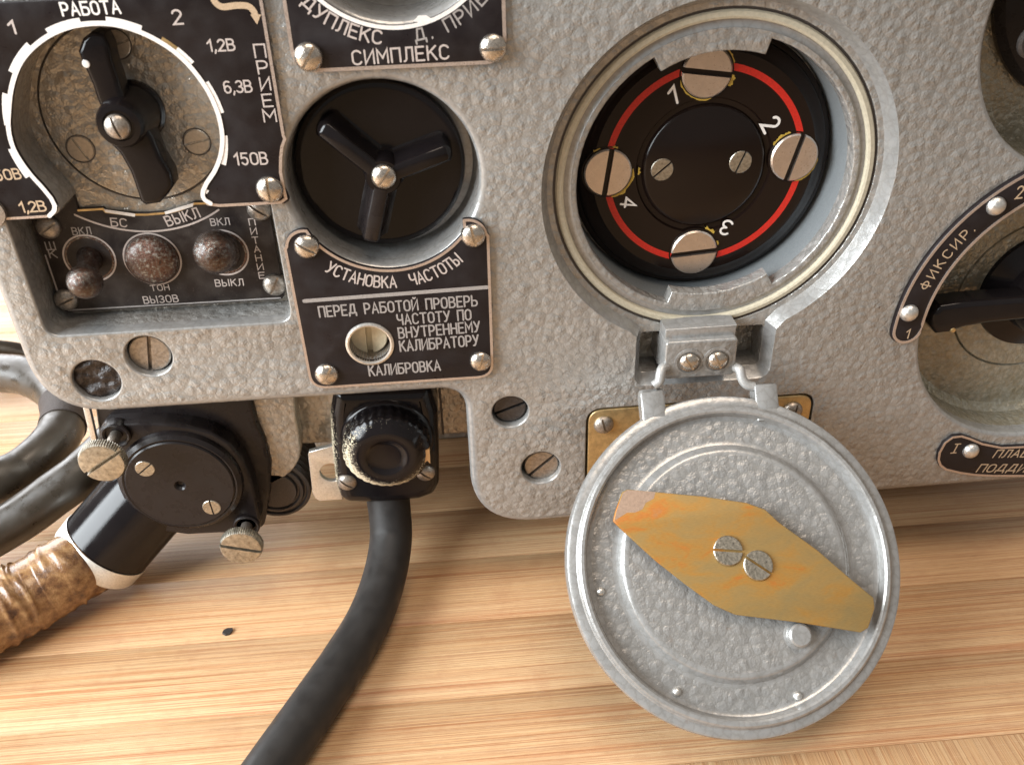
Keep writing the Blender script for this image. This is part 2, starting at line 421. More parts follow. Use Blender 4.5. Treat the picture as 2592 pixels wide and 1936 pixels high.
def chipped(base, c, R, mode):
    # cream undercoat where the black finish has chipped: along the lower left of the cap rim, or down the left side of the body
    m = base.copy(); m.name = base.name + '_chipped'; nt = m.node_tree; p = nt.nodes['Principled BSDF']
    tc = [n for n in nt.nodes if n.type == 'TEX_COORD'][0]
    sp = nt.nodes.new('ShaderNodeSeparateXYZ'); nt.links.new(tc.outputs['Object'], sp.inputs[0])
    x = math_(nt, 'DIVIDE', math_(nt, 'SUBTRACT', sp.outputs[0], c[0]*MM), R*MM); z = math_(nt, 'DIVIDE', math_(nt, 'SUBTRACT', sp.outputs[2], c[1]*MM), R*MM)
    n = tex(nt, tc, 'ShaderNodeTexNoise', (420., 420., 900.), Detail=9.0, Roughness=.68); n.inputs['Distortion'].default_value = .6
    nn = math_(nt, 'SUBTRACT', math_(nt, 'MULTIPLY', n.outputs[0], 2.4), .70)
    if mode == 0:
        r = math_(nt, 'SQRT', math_(nt, 'ADD', math_(nt, 'MULTIPLY', x, x), math_(nt, 'MULTIPLY', z, z)))
        w = math_(nt, 'ADD', math_(nt, 'MULTIPLY', x, -.62), math_(nt, 'MULTIPLY', z, -.78))
        inside = math_(nt, 'MULTIPLY', math_(nt, 'ABSOLUTE', math_(nt, 'SUBTRACT', r, .90)), 1.7)
        v = math_(nt, 'SUBTRACT', math_(nt, 'ADD', nn, math_(nt, 'MULTIPLY', w, .34)), inside)
        f = ramp(nt, v, [(.56, (0, 0, 0)), (.59, (1, 1, 1))])
    else:
        v = math_(nt, 'SUBTRACT', nn, math_(nt, 'MULTIPLY', x, 2.2))
        v = math_(nt, 'SUBTRACT', v, math_(nt, 'MULTIPLY', math_(nt, 'ABSOLUTE', z), .16))
        f = ramp(nt, v, [(.56, (0, 0, 0)), (.59, (1, 1, 1))])
    old = p.inputs['Base Color'].links[0].from_socket
    nt.links.new(mix(nt, f, old, (.66, .58, .42)), p.inputs['Base Color'])
    oldr = p.inputs['Roughness'].links[0].from_socket
    nt.links.new(mix(nt, f, oldr, (.6, .6, .6)), p.inputs['Roughness'])
    return m
DESK = simple('desk_wood', (.42, .27, .15), 0., .45, .3, 30., .05)

# ------------------------------------------------------------------ screw prototypes (unit radius, metres)
def proto(name, V, F, mat, cut=None, extra=()):
    me = bpy.data.meshes.new(name); me.from_pydata([tuple(c*MM for c in v) for v in V], [], F)
    bm = bmesh.new(); bm.from_mesh(me); bmesh.ops.recalc_face_normals(bm, faces=bm.faces); bm.to_mesh(me); bm.free()
    if cut:
        (sx, sy, z0, z1) = cut
        cme = bpy.data.meshes.new('cutter')
        vs = [(x*sx*MM, y*sy*MM, z*MM) for x in (-1, 1) for y in (-1, 1) for z in (z0, z1)]
        cme.from_pydata(vs, [], [(0, 1, 3, 2), (4, 6, 7, 5), (0, 4, 5, 1), (2, 3, 7, 6), (0, 2, 6, 4), (1, 5, 7, 3)])
        a = bpy.data.objects.new('a', me); b = bpy.data.objects.new('b', cme); COL.objects.link(a); COL.objects.link(b)
        # scale up so the exact solver works comfortably
        for o in (a, b): o.scale = (1000, 1000, 1000)
        md = a.modifiers.new('m', 'BOOLEAN'); md.object = b; md.operation = 'DIFFERENCE'; md.solver = 'EXACT'
        bpy.context.view_layer.update()
        dg = bpy.context.evaluated_depsgraph_get()
        me2 = bpy.data.meshes.new_from_object(a.evaluated_get(dg))
        bpy.data.objects.remove(a); bpy.data.objects.remove(b); me = me2; me.name = name
    me.materials.clear(); me.materials.append(mat); finish(me, 28)
    return me
def prof_dome(h=.62, n=9, base=-.3):
    return [(0, base), (1., base), (1., .06)] + [(cos(pi/2*i/n), .06 + h*sin(pi/2*i/n)) for i in range(1, n)] + [(0, .06+h)]
V_, F_ = lathe_data(prof_dome(), 48); 
DOME = proto('dome_screw_mesh', V_, F_, NICK, (1.3, .10, .36, 2))
DOMES = proto('dome_steel_screw_mesh', V_, F_, STEEL, (1.3, .10, .36, 2))
V_, F_ = lathe_data([(0, -.5), (.98, -.5), (.98, -.06), (.92, 0), (0, 0)], 56)
FLAT = proto('flat_screw_mesh', V_, F_, FLATM, (1.3, .085, -.28, 2))
FLATB = proto('flat_brass_screw_mesh', V_, F_, BRASSW, (1.3, .085, -.28, 2))
FLATW = proto('wide_slot_screw_mesh', V_, F_, FLATM, (1.3, .11, -.3, 2))
FLATN = proto('panel_screw_mesh', V_, F_, STEEL, (1.3, .09, -.28, 2))
FLATD = proto('dark_panel_screw_mesh', V_, F_, DARKM, (1.3, .09, -.28, 2))
CREAM = proto('cream_screw_mesh', V_, F_, CREAMS, (1.3, .16, -.3, 2))
FLATH = proto('tan_painted_screw_mesh', V_, F_, TANS, (1.3, .09, -.28, 2))
V_, F_ = lathe_data(prof_dome(.75, 9, -.2), 32); RIV = proto('rivet_mesh', V_, F_, ALU)
V_, F_ = [], []
def thumb_profile(n=180):
    prof = [(0, -.50, 0), (.93, -.50, 0), (1., -.43, 1), (1., -.16, 1), (.93, -.02, 0), (.84, 0, 0), (0, 0, 0)]
    V, F, idx = [], [], []
    for r, z, t in prof:
        if r == 0: idx.append([len(V)]*n); V.append((0, 0, z)); continue
        s = len(V)
        for i in range(n):
            rr = r - (.035 if (t and i % 3 == 0) else 0)
            a = 2*pi*i/n; V.append((rr*cos(a), rr*sin(a), z))
        idx.append([s+i for i in range(n)])
    for A, B in zip(idx, idx[1:]):
        for i in range(n):
            g = []
            for q in (A[i], A[(i+1) % n], B[(i+1) % n], B[i]):
                if q not in g: g.append(q)
            if len(g) > 2: F.append(tuple(g))
    return V, F
V_, F_ = thumb_profile(); THUMB = proto('thumb_screw_mesh', V_, F_, BRASSW, (1.3, .085, -.26, 2))
def screw(me, parent, x, y, z, r, ang=0, fr=PAN, name='screw', label=None):
    return inst(name, me, parent, fr.mat(x, y, z, ang, r), label)

# ------------------------------------------------------------------ lettering: stroke glyphs on a 4 x 6 grid
def arc_(cx, cy, rx, ry, a0, a1, n=8): return [(cx + rx*cos(rad(a0+(a1-a0)*i/n)), cy + ry*sin(rad(a0+(a1-a0)*i/n))) for i in range(n+1)]
O_ = arc_(1.7, 4.3, 1.7, 1.7, 0, 180) + arc_(1.7, 1.7, 1.7, 1.7, 180, 360) + [(3.4, 4.3)]
G = {
 'А': (3.6, [[(0, 0), (1.8, 6), (3.6, 0)], [(.6, 2), (3., 2)]]),
 'Б': (3.4, [[(3.2, 6), (0, 6), (0, 0)] , [(0, 3.5), (2, 3.5)] + arc_(2, 1.75, 1.4, 1.75, 90, -90) + [(0, 0)]]),
 'В': (3.4, [[(0, 0), (0, 6), (1.8, 6)] + arc_(1.8, 4.6, 1.3, 1.4, 90, -90) + [(0, 3.2)], [(1.8, 3.2)] + arc_(1.9, 1.6, 1.5, 1.6, 90, -90) + [(0, 0)]]),
 'Д': (4.2, [[(.6, 1), (1.4, 6), (3.4, 6), (3.4, 1)], [(0, -.6), (0, 1), (4.1, 1), (4.1, -.6)]]),
 'Е': (3.0, [[(3, 6), (0, 6), (0, 0), (3, 0)], [(0, 3.1), (2.6, 3.1)]]),
 'Ё': (3.0, [[(3, 6), (0, 6), (0, 0), (3, 0)], [(0, 3.1), (2.6, 3.1)]]),
 'З': (3.2, [arc_(1.5, 4.5, 1.5, 1.5, 150, -90) , arc_(1.5, 1.5, 1.6, 1.5, 90, -150)]),
 'И': (3.4, [[(0, 6), (0, 0), (3.4, 6), (3.4, 0)]]),
 'Й': (3.4, [[(0, 6), (0, 0), (3.4, 6), (3.4, 0)], [(1, 7.3), (1.7, 6.9), (2.4, 7.3)]]),
 'К': (3.4, [[(0, 0), (0, 6)], [(3.2, 6), (0, 2.6)], [(1.1, 3.8), (3.4, 0)]]),
 'Л': (3.4, [[(0, 0), (.5, .2), (.9, 1), (1.1, 6), (3.4, 6), (3.4, 0)]]),
 'М': (4.0, [[(0, 0), (0, 6), (2, 2.2), (4, 6), (4, 0)]]),
 'Н': (3.4, [[(0, 0), (0, 6)], [(3.4, 0), (3.4, 6)], [(0, 3.1), (3.4, 3.1)]]),
 'О': (3.4, [O_]), '0': (3.2, [O_]),
 'П': (3.4, [[(0, 0), (0, 6), (3.4, 6), (3.4, 0)]]),
 'Р': (3.2, [[(0, 0), (0, 6), (1.7, 6)] + arc_(1.7, 4.3, 1.5, 1.7, 90, -90) + [(0, 2.6)]]),
 'С': (3.4, [arc_(1.7, 4.3, 1.7, 1.7, 25, 180) + arc_(1.7, 1.7, 1.7, 1.7, 180, 335)]),
 'Т': (3.6, [[(0, 6), (3.6, 6)], [(1.8, 6), (1.8, 0)]]),
 'У': (3.4, [[(0, 6), (1.8, 2.4)], [(3.4, 6), (1.5, .9), (1., .1), (.2, 0)]]),
 'Ф': (4.0, [[(2, -.4), (2, 6.4)], arc_(2, 3.2, 2, 1.8, 90, 450, 14)]),
 'Ч': (3.2, [[(0, 6), (0, 4), (.5, 3), (1.4, 2.7), (3.2, 3)], [(3.2, 6), (3.2, 0)]]),
 'Ш': (4.2, [[(0, 6), (0, 0), (4.2, 0), (4.2, 6)], [(2.1, 6), (2.1, 0)]]),
 'Ь': (3.2, [[(0, 6), (0, 0), (1.8, 0)] + arc_(1.8, 1.6, 1.4, 1.6, -90, 90) + [(0, 3.2)]]),
 'Ы': (4.6, [[(0, 6), (0, 0), (1.4, 0)] + arc_(1.4, 1.6, 1.3, 1.6, -90, 90) + [(0, 3.2)], [(4.4, 6), (4.4, 0)]]),
 '1': (1.8, [[(0, 4.3), (1.6, 6), (1.6, 0)]]),
 '2': (3.2, [arc_(1.6, 4.4, 1.5, 1.6, 165, -15) + [(2.7, 3.4), (0, 0), (3.2, 0)]]),
 '3': (3.2, [arc_(1.5, 4.5, 1.5, 1.5, 150, -90), arc_(1.5, 1.5, 1.6, 1.5, 90, -150)]),
 '4': (3.4, [[(2.6, 0), (2.6, 6), (0, 1.8), (3.6, 1.8)]]),
 '5': (3.2, [[(3, 6), (.3, 6), (.2, 3.4), (1.6, 3.8)] + arc_(1.6, 1.9, 1.5, 1.9, 90, -150)]),
 '6': (3.2, [[(2.8, 5.7)] + arc_(1.6, 4.2, 1.5, 1.8, 70, 180) + arc_(1.6, 1.8, 1.5, 1.8, 180, 520, 14)]),
 'I': (1.6, [[(0, 6), (1.6, 6)], [(.8, 6), (.8, 0)], [(0, 0), (1.6, 0)]]),
 ',': (.8, [[(.6, .5), (.1, -1.1)]]), '.': (.8, [[(.35, .1), (.5, .5)]]), ' ': (2.4, []),
}
def ribbon(V, F, pts, hw, z):
    P = [Vector(p) for p in pts]; Q = [P[0]]
    for p in P[1:]:
        if (p-Q[-1]).length > 1e-4: Q.append(p)
    P = Q
    if len(P) < 2: return
    closed = (P[0]-P[-1]).length < 1e-3
    L, R = [], []
    d0, d1 = (P[1]-P[0]).normalized(), (P[-1]-P[-2]).normalized()
    n0, n1 = Vector((-d0.y, d0.x)), Vector((-d1.y, d1.x))
    rows = []
    if not closed: rows += [(P[0] - d0*hw + n0*hw*.42, P[0] - d0*hw - n0*hw*.42), (P[0] - d0*hw*.55 + n0*hw*.85, P[0] - d0*hw*.55 - n0*hw*.85)]
    for i, p in enumerate(P):
        if closed and i in (0, len(P)-1): a, b = P[-2], P[1]
        else: a, b = P[max(i-1, 0)], P[min(i+1, len(P)-1)]
        e1 = (p-a).normalized() if (p-a).length > 1e-6 else (b-p).normalized()
        e2 = (b-p).normalized() if (b-p).length > 1e-6 else e1
        m = Vector((-e1.y-e2.y, e1.x+e2.x))
        if m.length < 1e-3: m = Vector((-e1.y, e1.x))
        m.normalize(); k = hw / max(.42, m.dot(Vector((-e1.y, e1.x))))
        rows.append((p + m*k, p - m*k))
    if not closed: rows += [(P[-1] + d1*hw*.55 + n1*hw*.85, P[-1] + d1*hw*.55 - n1*hw*.85), (P[-1] + d1*hw + n1*hw*.42, P[-1] + d1*hw - n1*hw*.42)]
    s = len(V)
    for i_, (l, r) in enumerate(rows): V.append((l.x, l.y, z + i_*.0009)); V.append((r.x, r.y, z + i_*.0009))
    for i in range(len(rows)-1): F.append((s+2*i, s+2*i+1, s+2*i+3, s+2*i+2))
def text(s, parent, h, z, mat=None, p0=None, p1=None, arc=None, wt=.15, fr=PAN, gap=1.5, rot=0, slant=0, name='lettering', wf=None):
    """baseline p0 -> p1 (stretched to fit), or arc=(centre, radius, angle0, angle1, inward?)"""
    total = sum(G[c][0] for c in s) + gap*(len(s)-1); k = h/6; V, F = [], []
    if arc: c, R, a0, a1, inward = arc; length = abs(rad(a1-a0))*R
    elif p1 is not None: d = Vector(p1)-Vector(p0); length = d.length
    else: length = total*k*(wf or 1)
    fx = length/total; x = 0; kk = 0
    for ch in s:
        w, strokes = G[ch]
        # letters keep their own width, the gaps take up the rest
        for st in strokes:
            kk += 1; zz = z + .006*(kk % 4)
            if arc:
                xm = x + w/2; a = rad(a0 + (a1-a0)*(xm/total))
                if inward:  # below the centre, tops point to the centre
                    ex, ey = Vector((-sin(a), cos(a))), Vector((-cos(a), -sin(a)))
                else:       # above the centre, tops point away
                    ex, ey = Vector((sin(a), -cos(a))), Vector((cos(a), sin(a)))
                o = Vector(c) + Vector((cos(a), sin(a)))*R
                pts = [o + ex*((px-w/2)*min(fx, k*1.25)) + ey*(py*k) for px, py in st]
            else:
                ex = (Vector(p1)-Vector(p0)).normalized() if p1 is not None else Vector((cos(rad(rot)), sin(rad(rot))))
                ey = Vector((-ex.y, ex.x)); o = Vector(p0)
                pts = [o + ex*((x+px)*fx + slant*py*k) + ey*(py*k) for px, py in st]
            ribbon(V, F, pts, h*wt/2, zz)
        x += w + gap
    return mesh(name, V, F, mat or INK, parent, fr)

# ================================================================== TABLE (setting)
table = tag(bpy.data.objects.new('table_top', None), kind='structure'); COL.objects.link(table); table.location = W3(0, TV, 0)
PARINV['table_top'] = Matrix.Translation(-table.location)
def slab(name, u0, u1, w0, w1, v0, v1, mat, parent=None, b=.12):
    # a bar lying on the table plane with slightly eased top edges
    V = [(u0, v0, w0), (u1, v0, w0), (u1, v0, w1), (u0, v0, w1), (u0, v1-b, w0), (u1, v1-b, w0), (u1, v1-b, w1), (u0, v1-b, w1),
         (u0+b, v1, w0+b), (u1-b, v1, w0+b), (u1-b, v1, w1-b), (u0+b, v1, w1-b)]
    F = [(0, 1, 2, 3), (8, 9, 10, 11)] + [(i, (i+1) % 4, 4+(i+1) % 4, 4+i) for i in range(4)] + [(4+i, 4+(i+1) % 4, 8+(i+1) % 4, 8+i) for i in range(4)]
    return mesh(name, V, F, mat, parent, angle=80)
EDGE = 48.7300
wpos = EDGE; k = 0
while wpos > -420:
    sw = 18.5 + 3*random.random()
    slab('strip', -520, 330, wpos-sw, wpos-.04, TV-16, TV + random.uniform(-.02, .02), BAM, table); wpos -= sw
slab('border_strip', -520, 330, EDGE, EDGE+34, TV-16, TV-.03, BAMX, table)
desk = slab('desk', -1500, 1500, -1500, 1200, TV-40, TV-16.3, DESK); desk['kind'] = 'structure'

# ================================================================== RADIO
radio = root('radio_set', W3(20, TV, -10), 'grey hammertone metal radio set with black nameplates, knobs and an open round window lid', 'radio')
MC = (-63.345, 54.030); MR = 16.75
SC_ = (-21.1, 43.55); SR = 16.6
DC = (-16.2, 85.46); DR = 16.2
FC = (38.7, 38.6)
KC = (107.56, 63.76); KR = 25.9
RC = (112.9, 7.0); RR = 29.3
# outline of the cast front panel
out = rounded([(-92.2, 112), (-92.2, -.9), (-9.6, -.9), (-9.6, -38.0), (60, -36.6), (160, -35.7), (160, 112)], [0, 12.5, 5.0, 13.5, 0, 0, 0], 12)
neck = 12.0
na = math.degrees(math.asin(neck/MR))
mode_hole = [(-51.287, 44.262), (-49.564, 46.783), (-48.168, 49.167), (-47.340, 51.868), (-47.091, 54.439), (-47.273, 56.817), (-47.938, 59.587), (-49.102, 62.101), (-50.629, 64.465), (-52.572, 66.512), (-55.149, 68.305), (-57.797, 69.563), (-60.175, 70.231), (-62.467, 70.441), (-65.079, 70.326), (-67.560, 69.847), (-70.328, 68.829), (-73.211, 67.118), (-75.741, 64.861), (-77.842, 61.745), (-79.386, 58.363), (-80.450, 55.291), (-80.722, 52.494), (-80.326, 50.171), (-79.447, 47.648), (-78.258, 45.331), (-77.106, 43.207)]
mode_hole = [(q.x, q.y) for q in spline([(x, y, 0) for x, y in mode_hole], 4)]
neckL, neckR = mode_hole[-1][0]+.9, mode_hole[0][0]-.9
yb = mode_hole[0][1]
tl, tr, tb = -86.3, -41.2, 16.9
ml, mr = mode_hole[-1], mode_hole[0]
hole1 = mode_hole + [(ml[0]+.35, ml[1]-.9), (ml[0]+.4, 41.3), (ml[0]-.1, 40.6), (ml[0]-.9, 40.2), (tl, 40.2)] + rounded([(tl, 40.2), (tl, tb), (tr, tb), (tr, 40.2)], [0, 2.5, 2.5, 0], 6)[1:-1] + [(tr, 40.2), (mr[0]+.9, 40.2), (mr[0]+.1, 40.6), (mr[0]-.4, 41.3), (mr[0]-.35, mr[1]-.9)]
# keyhole-shaped recess of the window: circle plus hinge slot
sl, sr_, sb = 26.3, 51.8, -1.6
a_l = math.degrees(math.atan2(-math.sqrt(31.05**2-(sl-FC[0]-2)**2), sl-FC[0]-2)); a_r = math.degrees(math.atan2(-math.sqrt(31.05**2-(sr_-FC[0]+2)**2), sr_-FC[0]+2))
key = circle(FC, 31.05, 100, a_r, 360+a_l) + [(sl, 9.2), (sl, 7.5)] + rounded([(sl, 7.5), (sl, sb), (sr_, sb), (sr_, 7.5)], [0, 1.2, 1.2, 0], 4)[1:-1] + [(sr_, 7.5), (sr_, 9.0)]
wells = [(circle(SC_, SR, 96), 1.3), (circle(DC, DR, 96), 1.6), (circle(KC, KR, 80), .9), (circle(RC, RR, 110), .9)]
pscrew = [(-69.158, 11.323), (-80.178, 6.653), (-0.526847, -7.202), (5.617, -22.274)]
small = [(circle(pscrew[0], 4.35, 40), .35), (circle(pscrew[1], 4.5, 40), .4), (circle(pscrew[2], 3.75, 40), .4), (circle(pscrew[3], 4.2, 40), .35), (circle((-27.16, 11.41), 3.95, 40), .2)]
# recess for the brass plate lets it sit flush behind a dark joint
brp = rounded([(15.3, -35.4), (63.9, -35.4), (63.9, -7.6), (15.3, -7.9)], 3.2, 6)
panel = prism('front_panel', [(out, 1.7), (hole1, .4), (key, 0, 1.35), (brp, .25)] + wells + small, -3.0, 0, HAM, radio, k=4, side=HAMS)
# second layer, 3 to 9 mm deep: carries the window ledge
def notched(c, r0, r1, segs):
    pts = []
    for a0, a1, big in segs:
        r = r1 if big else r0
        n = max(3, int(abs(a1-a0)/4))
        pts += [(c[0]+r*cos(rad(a0+(a1-a0)*i/n)), c[1]+r*sin(rad(a0+(a1-a0)*i/n))) for i in range(n+1)]
    return pts
ta = [73.120, 119.350, -106.380, -57.880]
TR_ = [25.090, 23.560, 24.610, 23.290, 23.040, 25.210, 21.720, 24.740, 23.540]
big_r, tab_r = 25.6, 22.9
o2 = [(x, y) for x, y in offset(out, 0)]
win = notched(FC, tab_r, big_r, [(ta[0], ta[1], False), (ta[1], 360+ta[2], True), (360+ta[2], 360+ta[3], False), (360+ta[3], 360+ta[0], True)])
ow = circle(FC, 31.2, 96)
ledge_prof_out = circle(FC, 36, 96)
seat = prism('panel_body', [(offset(out, .01) if False else rounded([(-91.7, 111), (-91.7, -.4), (-9.1, -.4), (-9.1, -37.5), (60, -36.1), (159, -35.2), (159, 111)], [0, 12, 5.5, 13, 0, 0, 0], 12), 0),
     (hole1, 0), (circle(FC, 29.95, 96), .25), (rounded(rect(26.4, -1.5, 51.7, 7.9), .8, 4), .2)] + [(p, 0) for p, b in wells] + [(p, 0) for p, b in small], -9.0, -3.0, HAM, radio)
# window ledge rings: outer land, gasket, inner land, hammertone tabs
lathe('window_ring', [(29.95, -9.0), (29.55, -9.0), (29.55, -3.25), (29.95, -3.25)], FC, DARKM, radio, n=120)
lathe('gasket', [(29.5, -6), (29.5, -3.25), (29.2, -2.85), (28.5, -2.75), (28.1, -2.95), (27.95, -3.4), (27.95, -6)], FC, GASK, radio, n=120)
lathe('window_seat', [(27.9, -6.0), (27.9, -3.7), (27.2, -3.75), (26.6, -3.55), (26.3, -3.25)], FC, HAMS, radio, n=120)
prism('window_tabs', [(circle(FC, 26.6, 120), 0), (win, .35)], -6.2, -3.25, HAM, radio)
lathe('window_well', [(26.3, -5.8), (26.0, -9), (25.7, -16)], FC, WALLG, radio, n=100)
prism('slot_floor', [(rect(24, -4, 54, 9.4), 0)], -10.5, -9.1, HAMD, radio)
fl = prism('well_floor', [(circle(FC, 34, 80), 0)], -17.5, -15.8, HAM, radio)
# floors of the other wells
g = MC
prism('recess_floor', [(rect(-90, 10, -30, 75), 0)], -10.2, -9.02, HAMD, radio)
lathe('well_wall', [(SR+.02, -3.2), (SR-.1, -7), (SR-.8, -9.2), (0, -9.4)], SC_, HAMS, radio, n=96)
lathe('well_wall', [(DR+.02, -3.0), (DR-.2, -12), (DR-2.5, -15), (0, -15.4)], DC, HAMS, radio, n=96)
lathe('well_wall', [(KR+.02, -3.0), (KR-.3, -9), (KR-1.2, -11), (KR-6.0, -11.2), (0, -11.2)], KC, HAMG, radio, n=96)
lathe('well_wall', [(RR+.02, -3.0), (RR-.3, -8.3), (RR-1.8, -10), (RR-4.2, -10.2), (17.6, -9.9), (17.4, -10.5), (17.1, -9.9), (0, -9.9)], RC, HAMG, radio, n=110)

# ---- mode selector: turning floor disc, pointer knob
mf = (-63.095, 54.688)
selector = lathe('selector_dial', [(15.3, -9.02), (15.3, -8.2), (15.15, -8.0), (0, -8.0)], mf, HAMD, radio, n=96)
lathe('dial_gap', [(15.55, -8.6), (15.5, -7.96), (15.3, -7.96)], mf, DARKM, selector, n=96)
prism('recess_land', [(circle(mf, 24, 80), 0), (circle(mf, 15.5, 96), .15)], -9.0, -8.05, HAMD, selector)
for (x, y), a, r in ((-63.048, 66.039), 15, 2.3), ((-73.621, 49.091), -65, 2.3), ((-53.579, 49.295), 10, 2.25):
    lathe('screw_gap', [(r+.22, -8.0), (r+.2, -7.97), (r, -7.97)], (x, y), DARKM, selector, n=40)
    screw(FLATH, selector, x, y, -7.85, r, a)
knob = lathe('selector_knob', [(5.2, -8), (5.2, -7.3), (4.7, -6.9), (4.3, -3.2), (4.0, -1.0), (3.8, .5), (3.4, 1.2), (2.5, 1.3), (2.4, .9), (0, .9)], (-62.792, 55.237), BAKE, radio, n=72)
bar = [(-65.703, 68.335), (-66.939, 66.449), (-66.615, 64.066), (-66.184, 61.634), (-66.016, 58.547), (-65.410, 56.212), (-65.839, 51.502), (-64.775, 49.905), (-63.884, 46.720), (-63.619, 43.496), (-63.492, 41.385), (-62.784, 40.683), (-60.296, 40.916), (-58.648, 42.279), (-57.297, 43.832), (-57.202, 46.124), (-58.122, 49.104), (-58.602, 52.433), (-60.255, 56.799), (-61.775, 58.963), (-61.839, 62.240), (-62.059, 64.852), (-61.931, 67.202), (-62.377, 68.865), (-64.037, 69.320)]
prism('pointer', [(bar[::-1], .9)], -5.2, -1.0, BAKE, knob, k=4)
screw(DOMES, knob, *(-63.067, 55.051), .95, 2.1, -75)
x, y = (-66.062, 64.597)
lathe('pointer_dot', [(0, -.75), (.55, -.85), (.7, -1.2)], (x, y), WHITE, knob, n=20)

# ---- nameplate 1: mode plate
ZP = .8
P1x = (-63.054, 54.251); P1 = (-63.05, 54.2)
RG = [(-76.884, 43.724), (-77.769, 45.706), (-78.952, 48.008), (-79.842, 50.474), (-80.243, 52.762), (-79.967, 55.501), (-78.910, 58.556), (-77.375, 61.920), (-75.299, 64.981), (-72.833, 67.191), (-69.971, 68.876), (-67.236, 69.890), (-64.767, 70.366), (-62.207, 70.482), (-59.926, 70.273), (-57.560, 69.607), (-54.925, 68.355), (-52.381, 66.572), (-50.449, 64.534), (-48.950, 62.182), (-47.849, 59.703), (-47.179, 56.987), (-46.991, 54.664), (-47.219, 52.106), (-48.042, 49.530), (-49.431, 47.161), (-51.287, 45.005)]
RGs = [(q.x, q.y) for q in spline([(x, y, 0) for x, y in RG], 5)]
def PRa(a):
    # inner radius of the ring seen from its centre at angle a (degrees)
    best = min(RGs, key=lambda q: abs((math.degrees(math.atan2(q[1]-P1[1], q[0]-P1[0]))-a+180) % 360-180))
    return math.hypot(best[0]-P1[0], best[1]-P1[1])
p1o = [(-110, 40.2), (P1[0]-neck-1.0, 40.45)]
aL, aR_ = 205.0, -27.0
lcurl = [(-80.438, 40.090), (-78.216, 40.236), (-77.075, 41.221), (-76.650, 42.297)]
rcurl = [(-52.126, 43.750), (-52.435, 42.675), (-52.178, 41.697), (-51.302, 40.926), (-49.589, 40.380)]
ring_in = RGs[::-1]
def band(pts, w, name, parent, z0, z1, mat):
    """flat closed-section strip along a polyline of (x, y, halfwidth side offsets)"""
    V, F = [], []
    ribbon(V, F, pts, w/2, z1); V2 = [(x, y, z0) for x, y, z in V]; n = len(V)
    F2 = [tuple(q+n for q in f[::-1]) for f in F]
    m = n//2
    L = [2*i for i in range(m)]; R = [2*i+1 for i in range(m)]
    for i in range(m-1):
        F2.append((L[i], L[i+1], L[i+1]+n, L[i]+n)); F2.append((R[i+1], R[i], R[i]+n, R[i+1]+n))
    return mesh(name, V+V2, F+F2, mat, parent)
sk = (SC_[0]+.3, SC_[1]+.4)
notch = [(-36.7, 51.6), (-37.4, 50.3), (-37.9, 48.5), (-38.35, 46.0), (-38.3, 43.5), (-37.9, 40.6)]
p1 = [(-110, 74.4), (-110, 40.05)] + lcurl + ring_in[::-1] + rcurl + [(-38.6, 40.35)] + rounded([(-38.6, 40.35), (-37.6, 40.9), (-37.9, 42.5)], [0, .6, 0], 3)[1:] + notch[::-1][1:] + [(-36.55, 73.6)] + [(-36.5, 92), (-66, 92), (-66, 74.4)]
mode_plate = prism('nameplate', [(p1, .12)], 0.02, ZP, PLATE, radio, label='large black nameplate around the mode selector')
_e = [(q.x, q.y) for q in spline([(x, y, 0) for x, y in lcurl[1:]], 4)] + RGs + [(q.x, q.y) for q in spline([(x, y, 0) for x, y in rcurl[:-1]], 4)]
def shift(pts, d):
    out = []
    for i in range(len(pts)):
        a, b = Vector(pts[max(i-1, 0)]), Vector(pts[min(i+1, len(pts)-1)]); t = (b-a).normalized(); out.append((pts[i][0]-t.y*d, pts[i][1]+t.x*d))
    return out
ringc = shift(_e, .36)
band(ringc, .72, 'scale_ring', mode_plate, ZP-.02, ZP+.06, WHITE)
def mark(a0, a1, r0, r1, parent, mat, z, c, name='scale_mark'):
    n = 6
    pts = circle(c, r1, n, a0, a1) + circle(c, r0, n, a1, a0)
    return prism(name, [(pts, 0)], z-.05, z, mat, parent)
for a0, a1 in [[94.700, 113.300], [64.500, 81.900], [35.900, 45.800], [7.300, 24.700], [-22.400, -5.200], [125.600, 144.300], [156.700, 173.800], [-173.900, -158.000], [-44.000, -41.500]]:
    if a1 - a0 > 180: a1 -= 360
    if a0 - a1 > 180: a1 += 360
    r_ = PRa((a0+a1)/2); mark(a0, a1, r_+.55, r_+1.35, mode_plate, WHITE, ZP+.07, P1)
a = 49.2000
r_ = PRa(a); mark(a-5, a+5, r_+.5, r_+1.25, mode_plate, BRASS, ZP+.05, P1)
# rim line, bottom edge and right edge
band([(-110, 40.35), (-78.4, 40.45)], .45, 'rim_line', mode_plate, ZP-.02, ZP+.03, RIM)
band([(-51.6, 41.05), (-49.6, 40.68), (-39.2, 40.65), (-38.2, 41.3)] + notch[::-1][1:] + [(-36.85, 52.2), (-36.8, 73.6), (-36.8, 92)], .5, 'rim_line', mode_plate, ZP-.02, ZP+.035, RIM)
screw(DOME, mode_plate, *(-40.629, 43.134), ZP, 2.33, 92)
zt = ZP + .03
def T1(s, a, b, h, z='z1', **k): pass
text('РАБОТА', mode_plate, 1.7780, zt, WHITE, (-66.769, 72.124), (-58.164, 72.155), wt=.17)
text('1', mode_plate, 1.7440, zt, INK, (-75.264, 69.915), (-74.433, 69.917), wt=.19)
text('2', mode_plate, 1.9970, zt, INK, (-50.544, 70.214), (-49.164, 70.231), wt=.15)
text('1,2В', mode_plate, 1.6490, zt, INK, (-46.153, 66.005), (-42.054, 66.017), wt=.16, gap=1.2)
